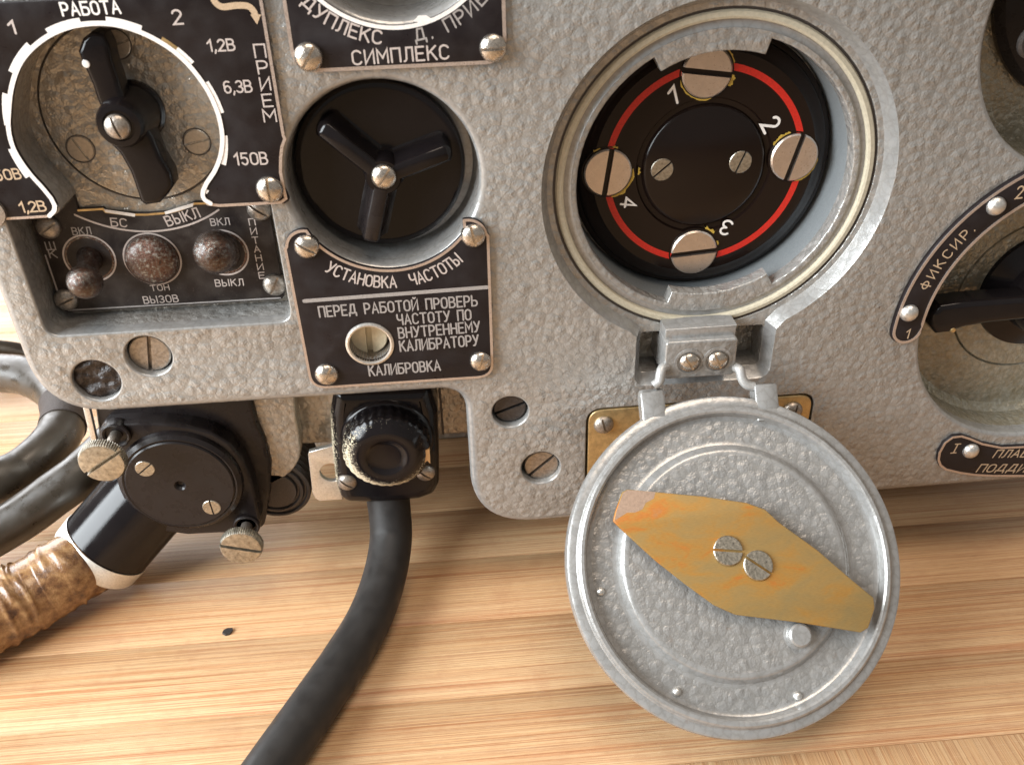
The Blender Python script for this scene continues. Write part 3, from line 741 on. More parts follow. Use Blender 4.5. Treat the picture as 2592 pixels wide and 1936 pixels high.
text('6,3В', mode_plate, 1.7730, zt, INK, (-44.906, 59.520), (-40.576, 59.518), wt=.15, gap=1.)
text('150В', mode_plate, 1.9330, zt, INK, (-45.565, 47.665), (-40.195, 47.552), wt=.15)
text('150В', mode_plate, 1.6520, zt, INKG, (-85.950, 47.131), (-80.901, 47.294), wt=.17)
text('1,2В', mode_plate, 1.7230, zt, INKG, (-82.783, 41.416), (-78.597, 41.471), wt=.17, gap=1.)
for ch, (x, y), (x1, y1) in (('П', (-39.100, 64.769), (-37.441, 64.754)), ('Р', (-39.050, 62.243), (-37.514, 62.252)), ('И', (-39.098, 59.693), (-37.591, 59.682)), ('Е', (-39.155, 57.050), (-37.691, 57.062)), ('М', (-39.484, 54.602), (-37.548, 54.590))):
    text(ch, mode_plate, 1.9310, zt, INK, (x, y), (x1, y1), wt=.13)
ar = [(-43.924, 74.569), (-43.802, 73.283), (-42.808, 72.412), (-40.632, 72.509), (-38.896, 72.345), (-38.153, 71.571), (-37.931, 70.625)]
band(spline([(x, y, 0) for x, y in ar], 5) and [(q.x, q.y) for q in spline([(x, y, 0) for x, y in ar], 5)], .95, 'curved_arrow', mode_plate, ZP-.02, ZP+.04, INKG)
prism('arrow_head', [([(-38.729, 71.127), (-37.120, 71.060), (-37.971, 69.645)], 0)], ZP-.02, ZP+.05, INKG, mode_plate)
x, y = (-86.234, 41.736)
lathe('end_screw', [(2.6, ZP), (2.5, ZP+.5), (0, ZP+.7)], (x-1.6, y), STEEL, mode_plate, n=30)

# ---- switch bay: floor plate with three switches
fz = -7.2
ac = (-64.492, 57.368); arR = 23.8613
tops = [(-76.851, 38.507), (-72.518, 38.543), (-72.141, 37.938), (-68.523, 37.226), (-65.027, 37.019), (-61.167, 37.143), (-58.871, 37.596), (-56.182, 38.608), (-52.654, 38.461)]
fp = [(-85.6, 18.0), (-43.2, 18.0), (-43.2, 41.0)] + [(tops[-1][0], 41.0)] + tops[::-1] + [(tops[0][0], 41.0), (-85.6, 41.0)]
bay = prism('switch_plate', [(rounded(fp, [1.5, 1.5] + [0]*(len(fp)-2), 5), .1)], -9.0, fz, PLATED, radio, label='dusty black switch plate at the bottom of its recess')
band([(x, y-.25) for x, y in tops], .38, 'edge_line', bay, fz-.02, fz+.04, BRASS)
band([( -85.2, 30), (-85.2, 19.3), (-84.4, 18.5), (-44.2, 18.4)], .3, 'edge_line', bay, fz-.02, fz+.03, INKD)
a0 = -123.6060; a1 = -58.9030
band(circle(ac, arR, 40, a0, a1), .34, 'arc_line', bay, fz-.02, fz+.03, INK)
prism('scale_mark', [([(-72.330, 38.241), (-67.068, 37.052), (-67.350, 36.479), (-72.219, 37.650)], 0)], fz-.02, fz+.05, WHITE, bay)
prism('scale_mark', [([(-61.856, 37.125), (-56.336, 38.529), (-56.630, 37.816), (-61.790, 36.591)], 0)], fz-.02, fz+.05, WHITE, bay)
def F2(s, a, b, h, mat=INK, wt=.15, gap=1.5): return text(s, bay, h, fz+.03, mat, a, b, wt=wt, gap=gap)
F2('БС', (-71.850, 34.970), (-69.133, 34.656), 1.5170)
F2('ВЫКЛ', (-61.819, 34.362), (-55.696, 35.784), 1.8140)
F2('ВКЛ', (-79.054, 33.704), (-75.839, 33.626), 1.3500, INKD)
F2('ВКЛ', (-54.083, 33.984), (-50.739, 33.992), 1.2990)
F2('ТОН', (-67.988, 21.544), (-64.601, 21.511), 1.1480)
F2('ВЫЗОВ', (-69.917, 18.984), (-63.459, 18.936), 1.4260)
F2('ВЫКЛ', (-55.781, 21.700), (-50.591, 21.548), 1.3440)
for i, ch in enumerate('ПИТАНИЕ'):
    a = (-47.180, 33.626); b = (-47.314, 22.792)
    x, y = a[0] + (b[0]-a[0])*i/6, a[1] + (b[1]-a[1])*i/6
    text(ch, bay, 1.25, fz+.03, INK, (x, y), (x+1.05, y), wt=.15)
text('Ш', bay, 1.5, fz+.03, INKD, (-84.561, 31.078), (-83.001, 31.041), wt=.15)
text('К', bay, 1.5, fz+.03, INKD, (-84.441, 29.474), (-83.199, 29.456), wt=.15)
for (x, y), r, me, a in ((-44.712, 21.353), 2.25, DOMES, 60), ((-84.091, 20.827), 2.2, DOMES, 20), ((-44.856, 36.726), 2.25, DOMES, -38), ((-82.913, 35.498), 2.2, DOMES, 30):
    screw(me, bay, x, y, fz, r, a)
tg = [(-77.490, 28.914), (-66.220, 28.032), (-52.989, 28.478)]
for c, r in zip(tg, (4.6, 5.15, 4.5)):
    band(circle(c, r, 48)+[circle(c, r, 48)[0]], .3, 'hole_line', bay, fz-.02, fz+.035, INK)
    lathe('switch_bush', [(r-.25, fz-.2), (r-.25, fz+.02), (r-.6, fz+.03), (r-1.0, fz-.5), (0, fz-.6)], c, RUST, bay, n=48)
def lever(base, tip, rb, label):
    """ball-ended lever: tapered neck plus ball, one revolved body from base to tip (u, v, w)"""
    A, B = Vector(base), Vector(tip); d = (B-A); L = d.length; d.normalize()
    x = d.orthogonal().normalized(); y = d.cross(x)
    f = Frame(A, x, y)
    prof = [(rb*.78, 0), (rb*.62, L*.35), (rb*.55, L-rb*1.05)]
    a0 = -math.asin(.55) 
    for i in range(12):
        a = -pi/2 + .62 + (pi-.62)*i/11
        prof.append((rb*cos(a) if i < 11 else 0, L + rb*sin(a) - rb*.35))
    V, F = lathe_data([(0, 0)] + prof, 40)
    return mesh('toggle_switch', V, F, LEV, radio, f, 40, label)
def tip(px): return px
lever((*tg[0], fz-.5), (*(-76.075, 27.540), 1.5), 3.1, 'left rusty toggle lever pointing down')
lever((*tg[2], fz-.5), (*(-52.952, 31.395), -1.0), 4.05, 'right ball-ended toggle lever')
pb = lathe('push_button', [(4.85, fz-.4), (4.85, fz+.5)] + [(4.85*cos(rad(a)), fz+.5+2.3*sin(rad(a))) for a in range(10, 90, 10)] + [(0, fz+2.8)], tg[1], RUST, radio, n=56, label='rusted domed push button')

# ---- setting knob (big three-arm knob)
kc = (-21.9, 44.0)
k3 = lathe('tuning_knob', [(15.0, -9.2), (15.15, -6.4), (14.9, -5.6), (14.2, -5.3), (13.6, -5.3), (5, -5.3), (0, -5.3)], kc, BAKE, radio, n=110)
hubc = (-21.210, 43.612)
lathe('knob_hub', [(4.0, -5.4), (3.5, -4.8), (3.2, -1.2), (2.9, -.5), (0, -.5)], hubc, BAKE, k3, n=56)
for e in ((-30.768, 52.856), (-9.644, 47.440), (-24.851, 31.636)):
    d = Vector(e) - Vector(hubc); L = d.length; d.normalize(); n_ = Vector((-d.y, d.x)); h0 = Vector(hubc) + d*2.2
    # ridge with sloping flanks: wide foot, narrow rounded top
    V, F = [], []; rows = 5
    prof = [(3.0, -5.35), (2.2, -4.9), (1.55, -1.2), (1.3, -.6), (1.05, -.42), (0, -.40)]
    sec = [(-a, z) for a, z in prof] + [(a, z) for a, z in prof[::-1][1:]]
    st = [(0, 1), (.5, 1), (.93, 1.0), (.99, .8), (1.03, .45), (1.05, .0)]
    for t, s_ in st:
        for x, z in sec:
            q = h0 + d*(L-2.2)*t + n_*x*max(s_, .02)
            zz = z if t < .95 else (-5.35 + (z+5.35)*(1 if s_ > .9 else (.9 if s_ > .7 else (.75 if s_ > .3 else .4))))
            V.append((q.x, q.y, zz))
    m = len(sec)
    for i in range(len(st)-1):
        for j in range(m-1): F.append((i*m+j, i*m+j+1, (i+1)*m+j+1, (i+1)*m+j))
    F.append(tuple(range((len(st)-1)*m, len(st)*m)))
    mesh('knob_arm', V, F, BAKE if d.y > -.5 else BAKEM, k3, angle=60)
screw(DOME, k3, *(-21.112, 43.864), -.5, 2.2, 52)

# ---- nameplate 3: setting and calibration plate
pl, pr_, pbt = -39.85, -3.55, 2.0
cR = 16.75
tlx, tly = (-36.111, 31.939); trx, try_ = (-6.175, 32.201)
def lobe_plate():
    lr = 3.55
    pts = [(pl, pbt+3), ]
    pts = rounded([(pl, tly), (pl, pbt), (pr_, pbt), (pr_, try_)], [0, 3.2, 3.2, 0], 8)
    pts += circle((pr_-lr, try_), lr, 14, 0, 104)
    A0 = math.degrees(math.atan2(pts[-1][1]-SC_[1], pts[-1][0]-SC_[0])); 
    left = circle((pl+lr, tly), lr, 14, 76, 180)
    A1 = math.degrees(math.atan2(left[0][1]-SC_[1], left[0][0]-SC_[0]))
    pts += circle(SC_, cR, 40, A0-7, A1+7) + left
    return pts
lp = lobe_plate()
cal = prism('nameplate', [(lp, .15), (circle((-27.16, 11.41), 3.9, 48), .1)], .02, ZP, PLATE, radio, label='black calibration nameplate under the three-arm knob')
ring = offset(lp if area2(lp) > 0 else lp[::-1], .3)
band(ring + [ring[0]], .5, 'rim_line', cal, ZP-.02, ZP+.035, RIM)
band([(-38.073, 21.399), (-4.114, 21.963)], .75, 'divider_line', cal, ZP-.02, ZP+.03, INKD)
lathe('hole_rim', [(3.9, .3), (3.9, ZP+.25), (4.2, ZP+.35), (4.6, ZP+.2), (4.65, ZP)], (-27.16, 11.41), ALU, cal, n=56)
screw(CREAM, cal, *(-27.563, 10.921), -2.6, 3.65, 88, name='adjusting_screw')
lathe('screw_well', [(3.94, -9), (3.94, -2.4), (3.95, .3)], (-27.16, 11.41), STEEL, cal, n=48)
prism('screw_well_floor', [(circle((-27.16, 11.41), 5, 40), 0)], -9.6, -5.0, DARKM, cal)
for (x, y), a, r in (((-35.984, 32.238), -33, 2.25), ((-6.189, 32.499), -80, 2.22), ((-36.220, 5.349), 58, 2.3), ((-6.106, 6.061), 72, 2.12)):
    screw(DOME, cal, x, y, ZP, r, a)
hA = 2.0190
def P3(s, a, b, h, **k): return text(s, cal, h, zt, INKD, a, b, **k)
hs = 2.2411
P3('ПЕРЕД РАБОТОЙ ПРОВЕРЬ', (-35.729, 17.898), (-6.158, 18.276), hs*.95, wt=.15)
P3('ЧАСТОТУ ПО', (-21.379, 15.217), (-7.485, 15.376), hs*.95, wt=.15)
P3('ВНУТРЕННЕМУ', (-21.414, 12.311), (-5.935, 12.669), hs*.97, wt=.15)
P3('КАЛИБРАТОРУ', (-21.448, 9.380), (-6.330, 9.651), hs, wt=.15)
P3('КАЛИБРОВКА', (-27.980, 4.272), (-14.123, 4.520), hs, wt=.15)
text('УСТАНОВКА  ЧАСТОТЫ', cal, 2.2, zt, INK, arc=(SC_, 20.45, -127, -51.5, True), wt=.14)

# ---- nameplate 2: simplex plate
p2b = 62.0554; p2l = -33.5419; p2r = 0.8878
A = math.degrees(math.acos(0))
arc2 = circle(DC, 16.9, 60, 0, -180)
p2 = rounded([(p2l, 100), (p2l, p2b), (p2r, p2b), (p2r, 100)], [0, 3.4, 3.4, 0], 8) + [(DC[0]+16.9, 100)] + arc2 + [(DC[0]-16.9, 100)]
dup = prism('nameplate', [(p2, .15)], .02, ZP, PLATE, radio, label='black nameplate with СИМПЛЕКС below the upper knob well')
band(rounded([(p2l+.3, 100), (p2l+.3, p2b+.3), (p2r-.3, p2b+.3), (p2r-.3, 100)], [0, 3.2, 3.2, 0], 8), .58, 'rim_line', dup, ZP-.02, ZP+.035, RIM)
band(circle(DC, 17.2, 60, 0, -180), .62, 'scale_ring', dup, ZP-.02, ZP+.05, WHITE)
prism('index_mark', [([(-13.703, 69.136), (-12.618, 68.765), (-12.115, 68.686), (-10.745, 69.299), (-11.712, 69.911), (-12.931, 69.867)], 0)], ZP-.02, ZP+.07, WHITE, dup)
screw(DOME, dup, *(-30.796, 64.470), ZP, 2.3, 55)
screw(DOME, dup, *(-1.330, 64.575), ZP, 2.22, 2)
hx = 2.1355
text('СИМПЛЕКС', dup, hx*.97, zt, INK, (-23.873, 62.968), (-8.502, 63.233), wt=.15)
text('ДУПЛЕКС', dup, 1.95, zt, INK, arc=(DC, 19.75, -138, -98.5, True), wt=.16)
text('Д. ПРИЕМ', dup, 1.95, zt, INKD, arc=(DC, 19.75, -82.5, -36.5, True), wt=.15)

# ---- panel screws in their counterbores
screw(FLATN, radio, *(-69.528, 10.931), -1.7, 4.0, 79, name='panel_screw')
w = lathe('wax_seal', [(4.55, -3), (4.45, -1.3)] + [(4.2-.35*i, -1.2) for i in range(12)] + [(0, -1.2)], pscrew[1], WAX, radio, n=48, label='screw hole filled with black sealing wax')
from mathutils import noise as mn
for v in w.data.vertices:
    if v.co.y < .0014: v.co.y -= (mn.noise(v.co*520) * .8 + mn.noise(v.co*1400)*.35) * MM
screw(FLATD, radio, *pscrew[2], -1.5, 3.45, 20, name='panel_screw', label='blackened screw sunk in the panel')
screw(FLATN, radio, *(5.913, -22.803), -1.5, 3.85, 42, name='panel_screw')
for (x, y) in pscrew: prism('counterbore', [(circle((x, y), 5, 30), 0)], -9.4, -3.3, DARKM, radio)

# ---- frequency drum behind the window
dc, dw = FC, -11.0
dial = lathe('frequency_dial', [(25.3, -15.8), (25.25, dw-2.9), (24.9, dw-2.3), (24.2, dw-2.1), (24.0, dw-1.5), (23.6, dw-1.1), (22.6, dw-.75), (21.9, dw-.5), (21.4, dw), (13.2, dw), (12.9, dw-.55), (12.0, dw-.6), (11.7, dw-.1), (11.1, dw+.25), (0, dw+.25)], dc, DIAL, radio, n=128)
ds = [(37.548, 56.307), (20.094, 38.715), (55.939, 39.738), (38.089, 21.292)]
arR_ = 18.7500
aS = [math.degrees(math.atan2(y-dc[1], x-dc[0])) for x, y in ds]      # 1 top, 4 left, 2 right, 3 bottom
half = math.degrees(4.6/arR_)
def red(a0, a1):
    n = 26; pts = circle(dc, arR_+.62, n, a0, a1) + circle(dc, arR_-.62, n, a1, a0)
    prism('red_arc', [(pts, 0)], dw-.02, dw+.05, REDP, dial)
red(aS[0]+half, aS[1]+(360 if aS[1] < 0 else 0)-half); red(aS[2]+half, aS[0]-half)
red(aS[3]+half, aS[2]-half); red((aS[1]+(360 if aS[1] < 0 else 0))+half, aS[3]+360-half)
for (x, y), a, r in zip(ds, (-8.000, 82, 76, 4), (4.75, 4.72, 4.72, 4.8)):
    # shaft hole, disc screw, lacquer smears
    lathe('screw_well', [(r+.22, dw+.02), (r+.22, dw+.1), (r-.05, dw+.06), (r-.05, dw-.5)], (x, y), DIAL, dial, n=48)
    screw(FLATW, dial, x, y, dw+.75, r-.06, a, name='channel_screw')
def smear(c, r, a0, a1, w, z=dw+.07):
    n = 14; ro, ri = [], []
    for i in range(n+1):
        a = rad(a0 + (a1-a0)*i/n); t = w*(.35+.65*random.random())*(.35 if i in (0, n) else 1)
        ro.append((c[0]+(r+t)*cos(a), c[1]+(r+t)*sin(a))); ri.append((c[0]+r*cos(a), c[1]+r*sin(a)))
    prism('lacquer_smear', [(ro + ri[::-1], 0)], z-.06, z+.12, LACQ, dial)
smear(ds[0], 4.8, 195, 285, .35); smear(ds[0], 4.8, -32, -8, .8); smear(ds[0], 5.0, 15, 65, .4)
smear(ds[1], 4.8, -80, 5, .7); smear(ds[1], 4.8, 68, 80, .4); smear(ds[1], 4.8, 108, 124, .5); smear(ds[1], 5.9, -8, 6, .5)
smear(ds[2], 4.85, 105, 150, .5); smear(ds[2], 4.75, -80, -5, .35)
smear(ds[3], 5.2, 45, 68, .6); smear(ds[3], 4.9, 14, 24, .4)
def num(ch, p, q, h):  # baseline p -> q on the dial face
    text(ch, dial, h, dw+.05, WHITE, p, q, wt=.15, name='numeral')
num('1', (31.496, 50.747), (32.743, 51.135), 3.1)
num('2', (48.773, 46.161), (49.741, 44.585), 3.3)
num('3', (44.732, 27.834), (45.633, 24.634), -1.0) if False else None
# 3 and 4 stand nearly upside down: they are read from the rim
def num2(ch, c, ang, h, w):
    a = rad(ang); ex, ey = Vector((cos(a), sin(a))), Vector((-sin(a), cos(a)))
    p = Vector(c) - ex*w/2 - ey*h/2; num(ch, tuple(p), tuple(p + ex*w), h)
num2('3', (44.254, 26.077), 160, 2.9, 1.9)
num2('4', (24.429, 32.438), 262, 2.9, 1.7)
for (x, y), a in ((30.534, 38.698), 40), ((45.596, 39.366), 68):
    screw(FLATB, dial, x, y, dw+.42, 1.9 if False else 2.22, a, name='cap_screw')

# ---- hinge block in the slot
hb = [(30.431, 8.680), (43.921, 8.855), (45.140, -0.209492), (30.590, 0.615638)]
x0, x1 = 30.2, 44.6; y0, y1 = .2, 10.6
block = prism('hinge_block', [(rounded([(x0, y0), (x1, y0), (x1, 8.7), (x0, 8.7)], .8, 5), .4)], -3.1, 3.0, HAML, radio, k=3, side=HAMS)
prism('hinge_step', [(rect(x0+.1, 8.4, x1-.1, 10.8), .3)], -3.1, 1.5, HAMS, block)
prism('hinge_foot', [(rect(x0+.05, .3, x1-.05, 6.6), 0)], -9.1, -3.0, HAML, block)
for (x, y), a in ((35.033, 4.063), -58), ((40.733, 4.018), -66):
    lathe('washer', [(2.9, 3.0), (2.9, 3.15), (2.4, 3.2)], (x, y), HAML, block, n=32)
    screw(DOME, block, x, y, 3.05, 2.05, a)
# ---- brass plate behind the lid
brass = prism('brass_plate', [(rounded([(15.7, -35.0), (63.5, -35.0), (63.5, -8.0), (15.7, -8.3)], 3, 6), .35)], -3.0, -.1, BRASS, radio)
for (x, y), a in ((18.975, -11.988), -75), ((59.433, -11.709), 72):
    screw(DOMES, brass, x, y, -.1, 2.1, a)

# ---- lid, hanging open from its hinge and resting on the table
LC = (39.6, -29.2); LR = 32.25
lid = lathe('window_lid', [(0, -3.2), (30.6, -3.2), (31.7, -2.9), (LR, -2.2), (LR, .6), (LR-.25, 1.15), (LR-.8, 1.4), (30.35, 1.4), (30.1, 1.6), (29.9, 2.1), (29.55, 2.35), (28.95, 2.35), (28.6, 2.1), (28.35, 1.2), (28.2, .25), (27.8, .02), (27.3, 0)], LC, HAMS, radio, fr=LID, n=160, label='round grey lid hanging open below its window')
lathe('lid_face', [(27.3, 0), (23.3, 0)], LC, HAML, lid, fr=LID, n=120)
lathe('lid_step', [(23.3, 0), (22.9, .03), (22.5, .15), (21.7, 1.1), (21.4, 1.38), (20.9, 1.5), (20.4, 1.5)], LC, HAMS, lid, fr=LID, n=120)
lathe('lid_centre', [(20.4, 1.5), (0, 1.5)], LC, HAML, lid, fr=LID, n=120)
for xa, xb, yy in ((25.0, 29.7, 6.7), (47.9, 52.4, 6.3)):
    V, F = [], []
    sec = [(-1.0, -2.2), (-1.0, 1.2), (3.2, 1.6), (6.0, 2.0), (yy, 1.2), (yy+.3, 0), (yy, -1.4), (5.4, -2.2)]
    for x in (xa, xa+.35, xb-.35, xb):
        e = .25 if x in (xa, xb) else 0
        for y, z in sec: V.append((x, y - e*(1 if y > 0 else 0) - 1.5, z - e*(1 if z > 0 else -1)))
    m = len(sec)
    for i in range(3):
        for j in range(m): F.append((i*m+j, i*m+(j+1) % m, (i+1)*m+(j+1) % m, (i+1)*m+j))
    F.append(tuple(range(m))); F.append(tuple(range(3*m, 4*m)))
    mesh('hinge_arm', V, F, HAMS, lid, LID, 40)
lp_ = [(19.960, 14.380), (34.390, 16.780), (42.480, 18.590), (45.820, 20.060), (48.160, 22.670), (54.780, 28.390), (60.120, 33.960), (64.030, 37.800), (63.900, 39.750), (62.110, 43.100), (60.560, 43.820), (49.160, 41.120), (37.710, 38.880), (33.920, 36.850), (29.150, 32.780), (24.010, 28.070), (17.790, 21.430), (16.690, 20.140), (17.280, 18.370), (18.960, 14.840)]
lp_ = [(x, -q) for x, q in lp_]
lt = prism('latch_plate', [(lp_, .18)], 3.3, 4.2, LATCH, lid, LID)
lathe('latch_pivot', [(5, 1.2), (5, 3.35)], (40, -28.8), STEEL, lid, LID, n=40)
bz = [(19.950, 14.500), (25.240, 15.290), (24.810, 16.490), (23.170, 17.180), (22.420, 18.340), (20.930, 18.840), (19.500, 18.740), (17.770, 19.620), (17.000, 19.960), (17.440, 18.380), (19.020, 15.050)]
prism('bare_patch', [([(x, -q) for x, q in bz], 0)], 4.19, 4.215, BAREZ, lt, LID)
for (x, q), a in ((37.666, 27.190), -8), ((42.999, 30.291), -38):
    screw(FLATB, lt, x, -q, 4.75, 2.8490, a, LID)
for x, q in [(13.517, 32.890), (25.936, 51.990), (48.500, 54.531)]:
    inst('rivet', RIV, lid, LID.mat(x, -q, .1, 0, .82))
x, q = (49.579, 43.513)
lathe('stop_boss', [(3.1, .6), (2.9, 1.4), (2.2, 1.7), (2.15, 3.2), (1.8, 3.5), (0, 3.55)], (x, -q), HAMS, lid, LID, n=40)
# spring wires between block and arms
sw1 = [(44.449, 1.691, 2.000), (45.328, 1.762, 3.600), (45.741, 0.247959, 4.600), (46.588, -0.813686, 5.200), (48.042, -1.331, 5.400)]
tube('hinge_wire', sw1, .95, GREYP, block, n=6, seg=16)
sw2 = [(31.184, 2.705, 2.000), (29.801, 3.126, 3.200), (29.179, 2.333, 4.200), (28.857, 1.062, 4.800), (27.791, 0.222628, 5.000)]
tube('hinge_wire', sw2, .95, GREYP, block, n=6, seg=16)

# ---- right hand side: channel selector with arc plates
arcp = [(RC[0]+(29.75)*cos(rad(a)), RC[1]+29.75*sin(rad(a))) for a in range(80, 178, 3)]
aE = 180.0
inner_e = (RC[0]+29.9*cos(rad(aE)), RC[1]+29.9*sin(rad(aE)))
def arcplate(grow=0.0):
    ro, ri = 35.95-grow, 29.75+grow
    P = circle(RC, ro, 44, 60, 179)
    mid = (RC[0]+(ro+ri)/2*cos(rad(180.5)), RC[1]+(ro+ri)/2*sin(rad(180.5)))
    cap = circle(mid, (ro-ri)/2, 14, 180, 360)
    return P + cap + circle(RC, ri, 44, 181, 60)
fx_ = prism('nameplate', [(arcplate(), .15)], .02, ZP, PLATE, radio, label='curved black nameplate ФИКСИР. around the channel knob')
rg = arcplate(.33); band(rg, .55, 'rim_line', fx_, ZP-.02, ZP+.04, RIM)
rg = arcplate(-.25)
prism('plate_shadow_line', [(rg, 0)], -.02, .015, DARKM, fx_)  # dark sheet drawn as the shadow line around the curved plate
text('ФИКСИР.', fx_, 1.9, zt, INKG, arc=(RC, 31.9, 164.5, 139.5, False), wt=.13)
text('1', fx_, 2.0, zt, INKG, (79.959, 4.888), wt=.13, rot=-3)
text('2', fx_, 2.3, zt, INKG, (94.718, 33.614), (95.893, 33.690), wt=.13)
for x, y in [(91.280, 32.375), (79.456, 10.739)]: inst('rivet', RIV, fx_, PAN.mat(x, y, ZP, 0, 1.8))
lowo = [(94.415, -27.492), (94.159, -25.332), (94.809, -22.621), (96.374, -21.062), (98.505, -20.934), (100.945, -21.974), (103.979, -23.545), (108.772, -25.018), (113.782, -25.188), (122.054, -25.109), (127.449, -34.855), (116.446, -34.186), (108.912, -33.498), (104.230, -32.793), (100.633, -31.858), (96.972, -30.567), (95.309, -29.191)]
lw = prism('nameplate', [(lowo[::-1], .15)], .02, ZP, PLATE, radio, label='small curved black nameplate ПЛАВН. ПОДДИАП. below the channel knob')
lo = offset(lowo if area2(lowo) > 0 else lowo[::-1], .3); band(lo + [lo[0]], .5, 'rim_line', lw, ZP-.02, ZP+.04, RIM)
text('I', lw, 2.4, zt, INKG, (97.087, -25.669), (98.232, -25.690), wt=.13, slant=.18)
text('ПЛАВН.', lw, 2.0, zt, INKG, (107.304, -27.829), (118.342, -28.535), wt=.15, slant=.25)
text('ПОДДИАП.', lw, 2.1, zt, INKG, (104.489, -31.658), (121.467, -33.197), wt=.15, slant=.25)
x, y = (101.508, -25.357); inst('rivet', RIV, lw, PAN.mat(x, y, ZP, 0, 1.82))
ck = lathe('channel_knob', [(13.2, -9.9), (13.0, -9.0), (11.0, -8.4), (8.6, -7.6), (8.2, -3.0), (7.6, -1.2), (6.2, -.6), (0, -.5)], (RC[0]+.5, RC[1]+1.5), BAKE, radio, n=80)
bar2 = [(85.980, 6.021), (85.635, 8.597), (87.092, 10.724), (91.572, 11.128), (96.791, 11.232), (104.052, 11.269), (110.985, 12.219), (113.592, 4.041), (105.585, 6.093), (98.275, 5.803), (93.111, 5.140), (90.356, 4.153), (87.712, 4.048)]
prism('pointer', [(bar2[::-1], 1.2)], -6, -1, BAKE, ck, k=4)
x, y = (90.897, 4.930)
lathe('pointer_dot', [(0, -.8), (.45, -.85), (.6, -1.3)], (x, y), BRASS, ck, n=16)
uk = lathe('upper_knob', [(21.5, -11.2), (21.5, -10), (20.2, -8.8), (15.5, -8.4), (14.5, -4.0), (13.2, -1.5), (11, -.6), (0, -.4)], (KC[0]+1.6, KC[1]+5.5), BAKEM, radio, n=80)
x, y = (89.540, 61.540)
lathe('knob_washer', [(2.9, -.4), (2.9, .15), (2.4, .4), (1.9, .3), (0, .25)], (x+1.0, y-.2), DARKM, uk, n=40)

# ---- radio housing behind and below the front
prism('housing', [(rounded([(-78, -26.3), (158, -26.3), (158, 112), (-78, 112)], 3, 6), .8)], -110, -20, HAMD, radio)
prism('underside_light_block', [(rect(-70, TV+.4, 150, -26), 0)], -108, -62, HAMD, radio)  # unseen bar added to keep back light from under the housing
prism('housing_seam', [(rect(-15.6, -26, -15.1, 20), 0)], -20.1, -19.9, DARKM, radio)
bx = [(-70.323, -6.217), (-46.666, -8.100), (-47.319, -14.295), (-47.576, -21.404), (-47.829, -24.044), (-48.403, -26.355), (-49.569, -28.469), (-51.064, -30.231), (-53.240, -31.946), (-56.236, -33.601), (-59.994, -34.843), (-63.334, -35.241), (-76.726, -34.516)]
prism('socket_bracket', [(bx[::-1], .5)], -20, -15, HAMD, radio)
tab = [(-45.896, -24.046), (-45.604, -23.339), (-39.477, -21.953), (-39.961, -37.743), (-45.302, -37.667), (-46.134, -36.801), (-46.547, -34.984)]
tabh = (-41.440, -29.526)
prism('mounting_tab', [(tab, .15), (circle(tabh, 2.6, 30), .1)], -14.2, -13, ALU, radio)
nz = (-55.464, -35.445)
lathe('ground_terminal', [(0, -30), (8.2, -30)] + [q for i in range(7) for q in ((8.2, -29.4+i*2), (7.5, -28.9+i*2), (7.5, -28.4+i*2), (8.2, -27.9+i*2))] + [(8.0, -15.5), (7.4, -15.3), (7.1, -15.9), (6.7, -15.9), (6.4, -15.2), (5.8, -15.1), (5.5, -15.7), (5.1, -15.7), (4.8, -15), (0, -15)], nz, DARKM, radio, n=56)

# ================================================================== CONNECTOR WITH SLEEVED HOSE (left)
conn = root('round_connector', W3(*(-72.941, -24.919), -6), 'black round cable connector with two knurled thumb screws and a varnished cloth sleeved hose', 'connector')
rb_ = [(-88.403, -6.169), (-55.730, -7.001), (-55.657, -14.747), (-54.804, -19.533), (-54.646, -26.359), (-56.310, -34.824), (-59.439, -44.626), (-63.845, -46.382), (-92.989, -42.944), (-90.666, -19.778)]
prism('connector_block', [(rounded(rb_[::-1], 2.0, 3), .9)], -26, -13.2, BAKEM, conn)
fg = [(-87.450, -11.041), (-86.092, -9.726), (-78.966, -9.746), (-73.735, -10.318), (-68.608, -11.512), (-64.313, -13.460), (-61.266, -16.476), (-59.248, -21.347), (-58.370, -27.724), (-58.520, -32.708), (-58.543, -38.625), (-59.445, -41.009), (-60.779, -41.832), (-68.280, -41.881), (-75.695, -41.669), (-82.637, -39.654), (-86.763, -34.579), (-87.438, -26.996), (-87.000, -18.410), (-88.075, -13.700)]
prism('connector_flange', [(rounded(fg[::-1], 1.2, 2), .7)], -13.3, -9, BAKEM, conn)
dcn = (-73.330, -25.600); rdc = 11.6775
lathe('connector_ridge', [(rdc+1.7, -9.05), (rdc+1.4, -7.9), (rdc+.5, -7.3), (rdc+.1, -7.4), (rdc+.1, -9.0)], dcn, BAKEM, conn, n=90)
cov = lathe('connector_cover', [(rdc, -9), (rdc, -7.3), (rdc-.3, -7.0), (1.3, -7.0), (1.0, -7.2), (.6, -8.0), (0, -8.2)], dcn, BAKEM, conn, n=90)
screw(FLATB, cov, *(-79.563, -20.314), -6.85, 2.1, 38); screw(FLATB, cov, *(-67.855, -32.309), -6.85, 2.05, -88)
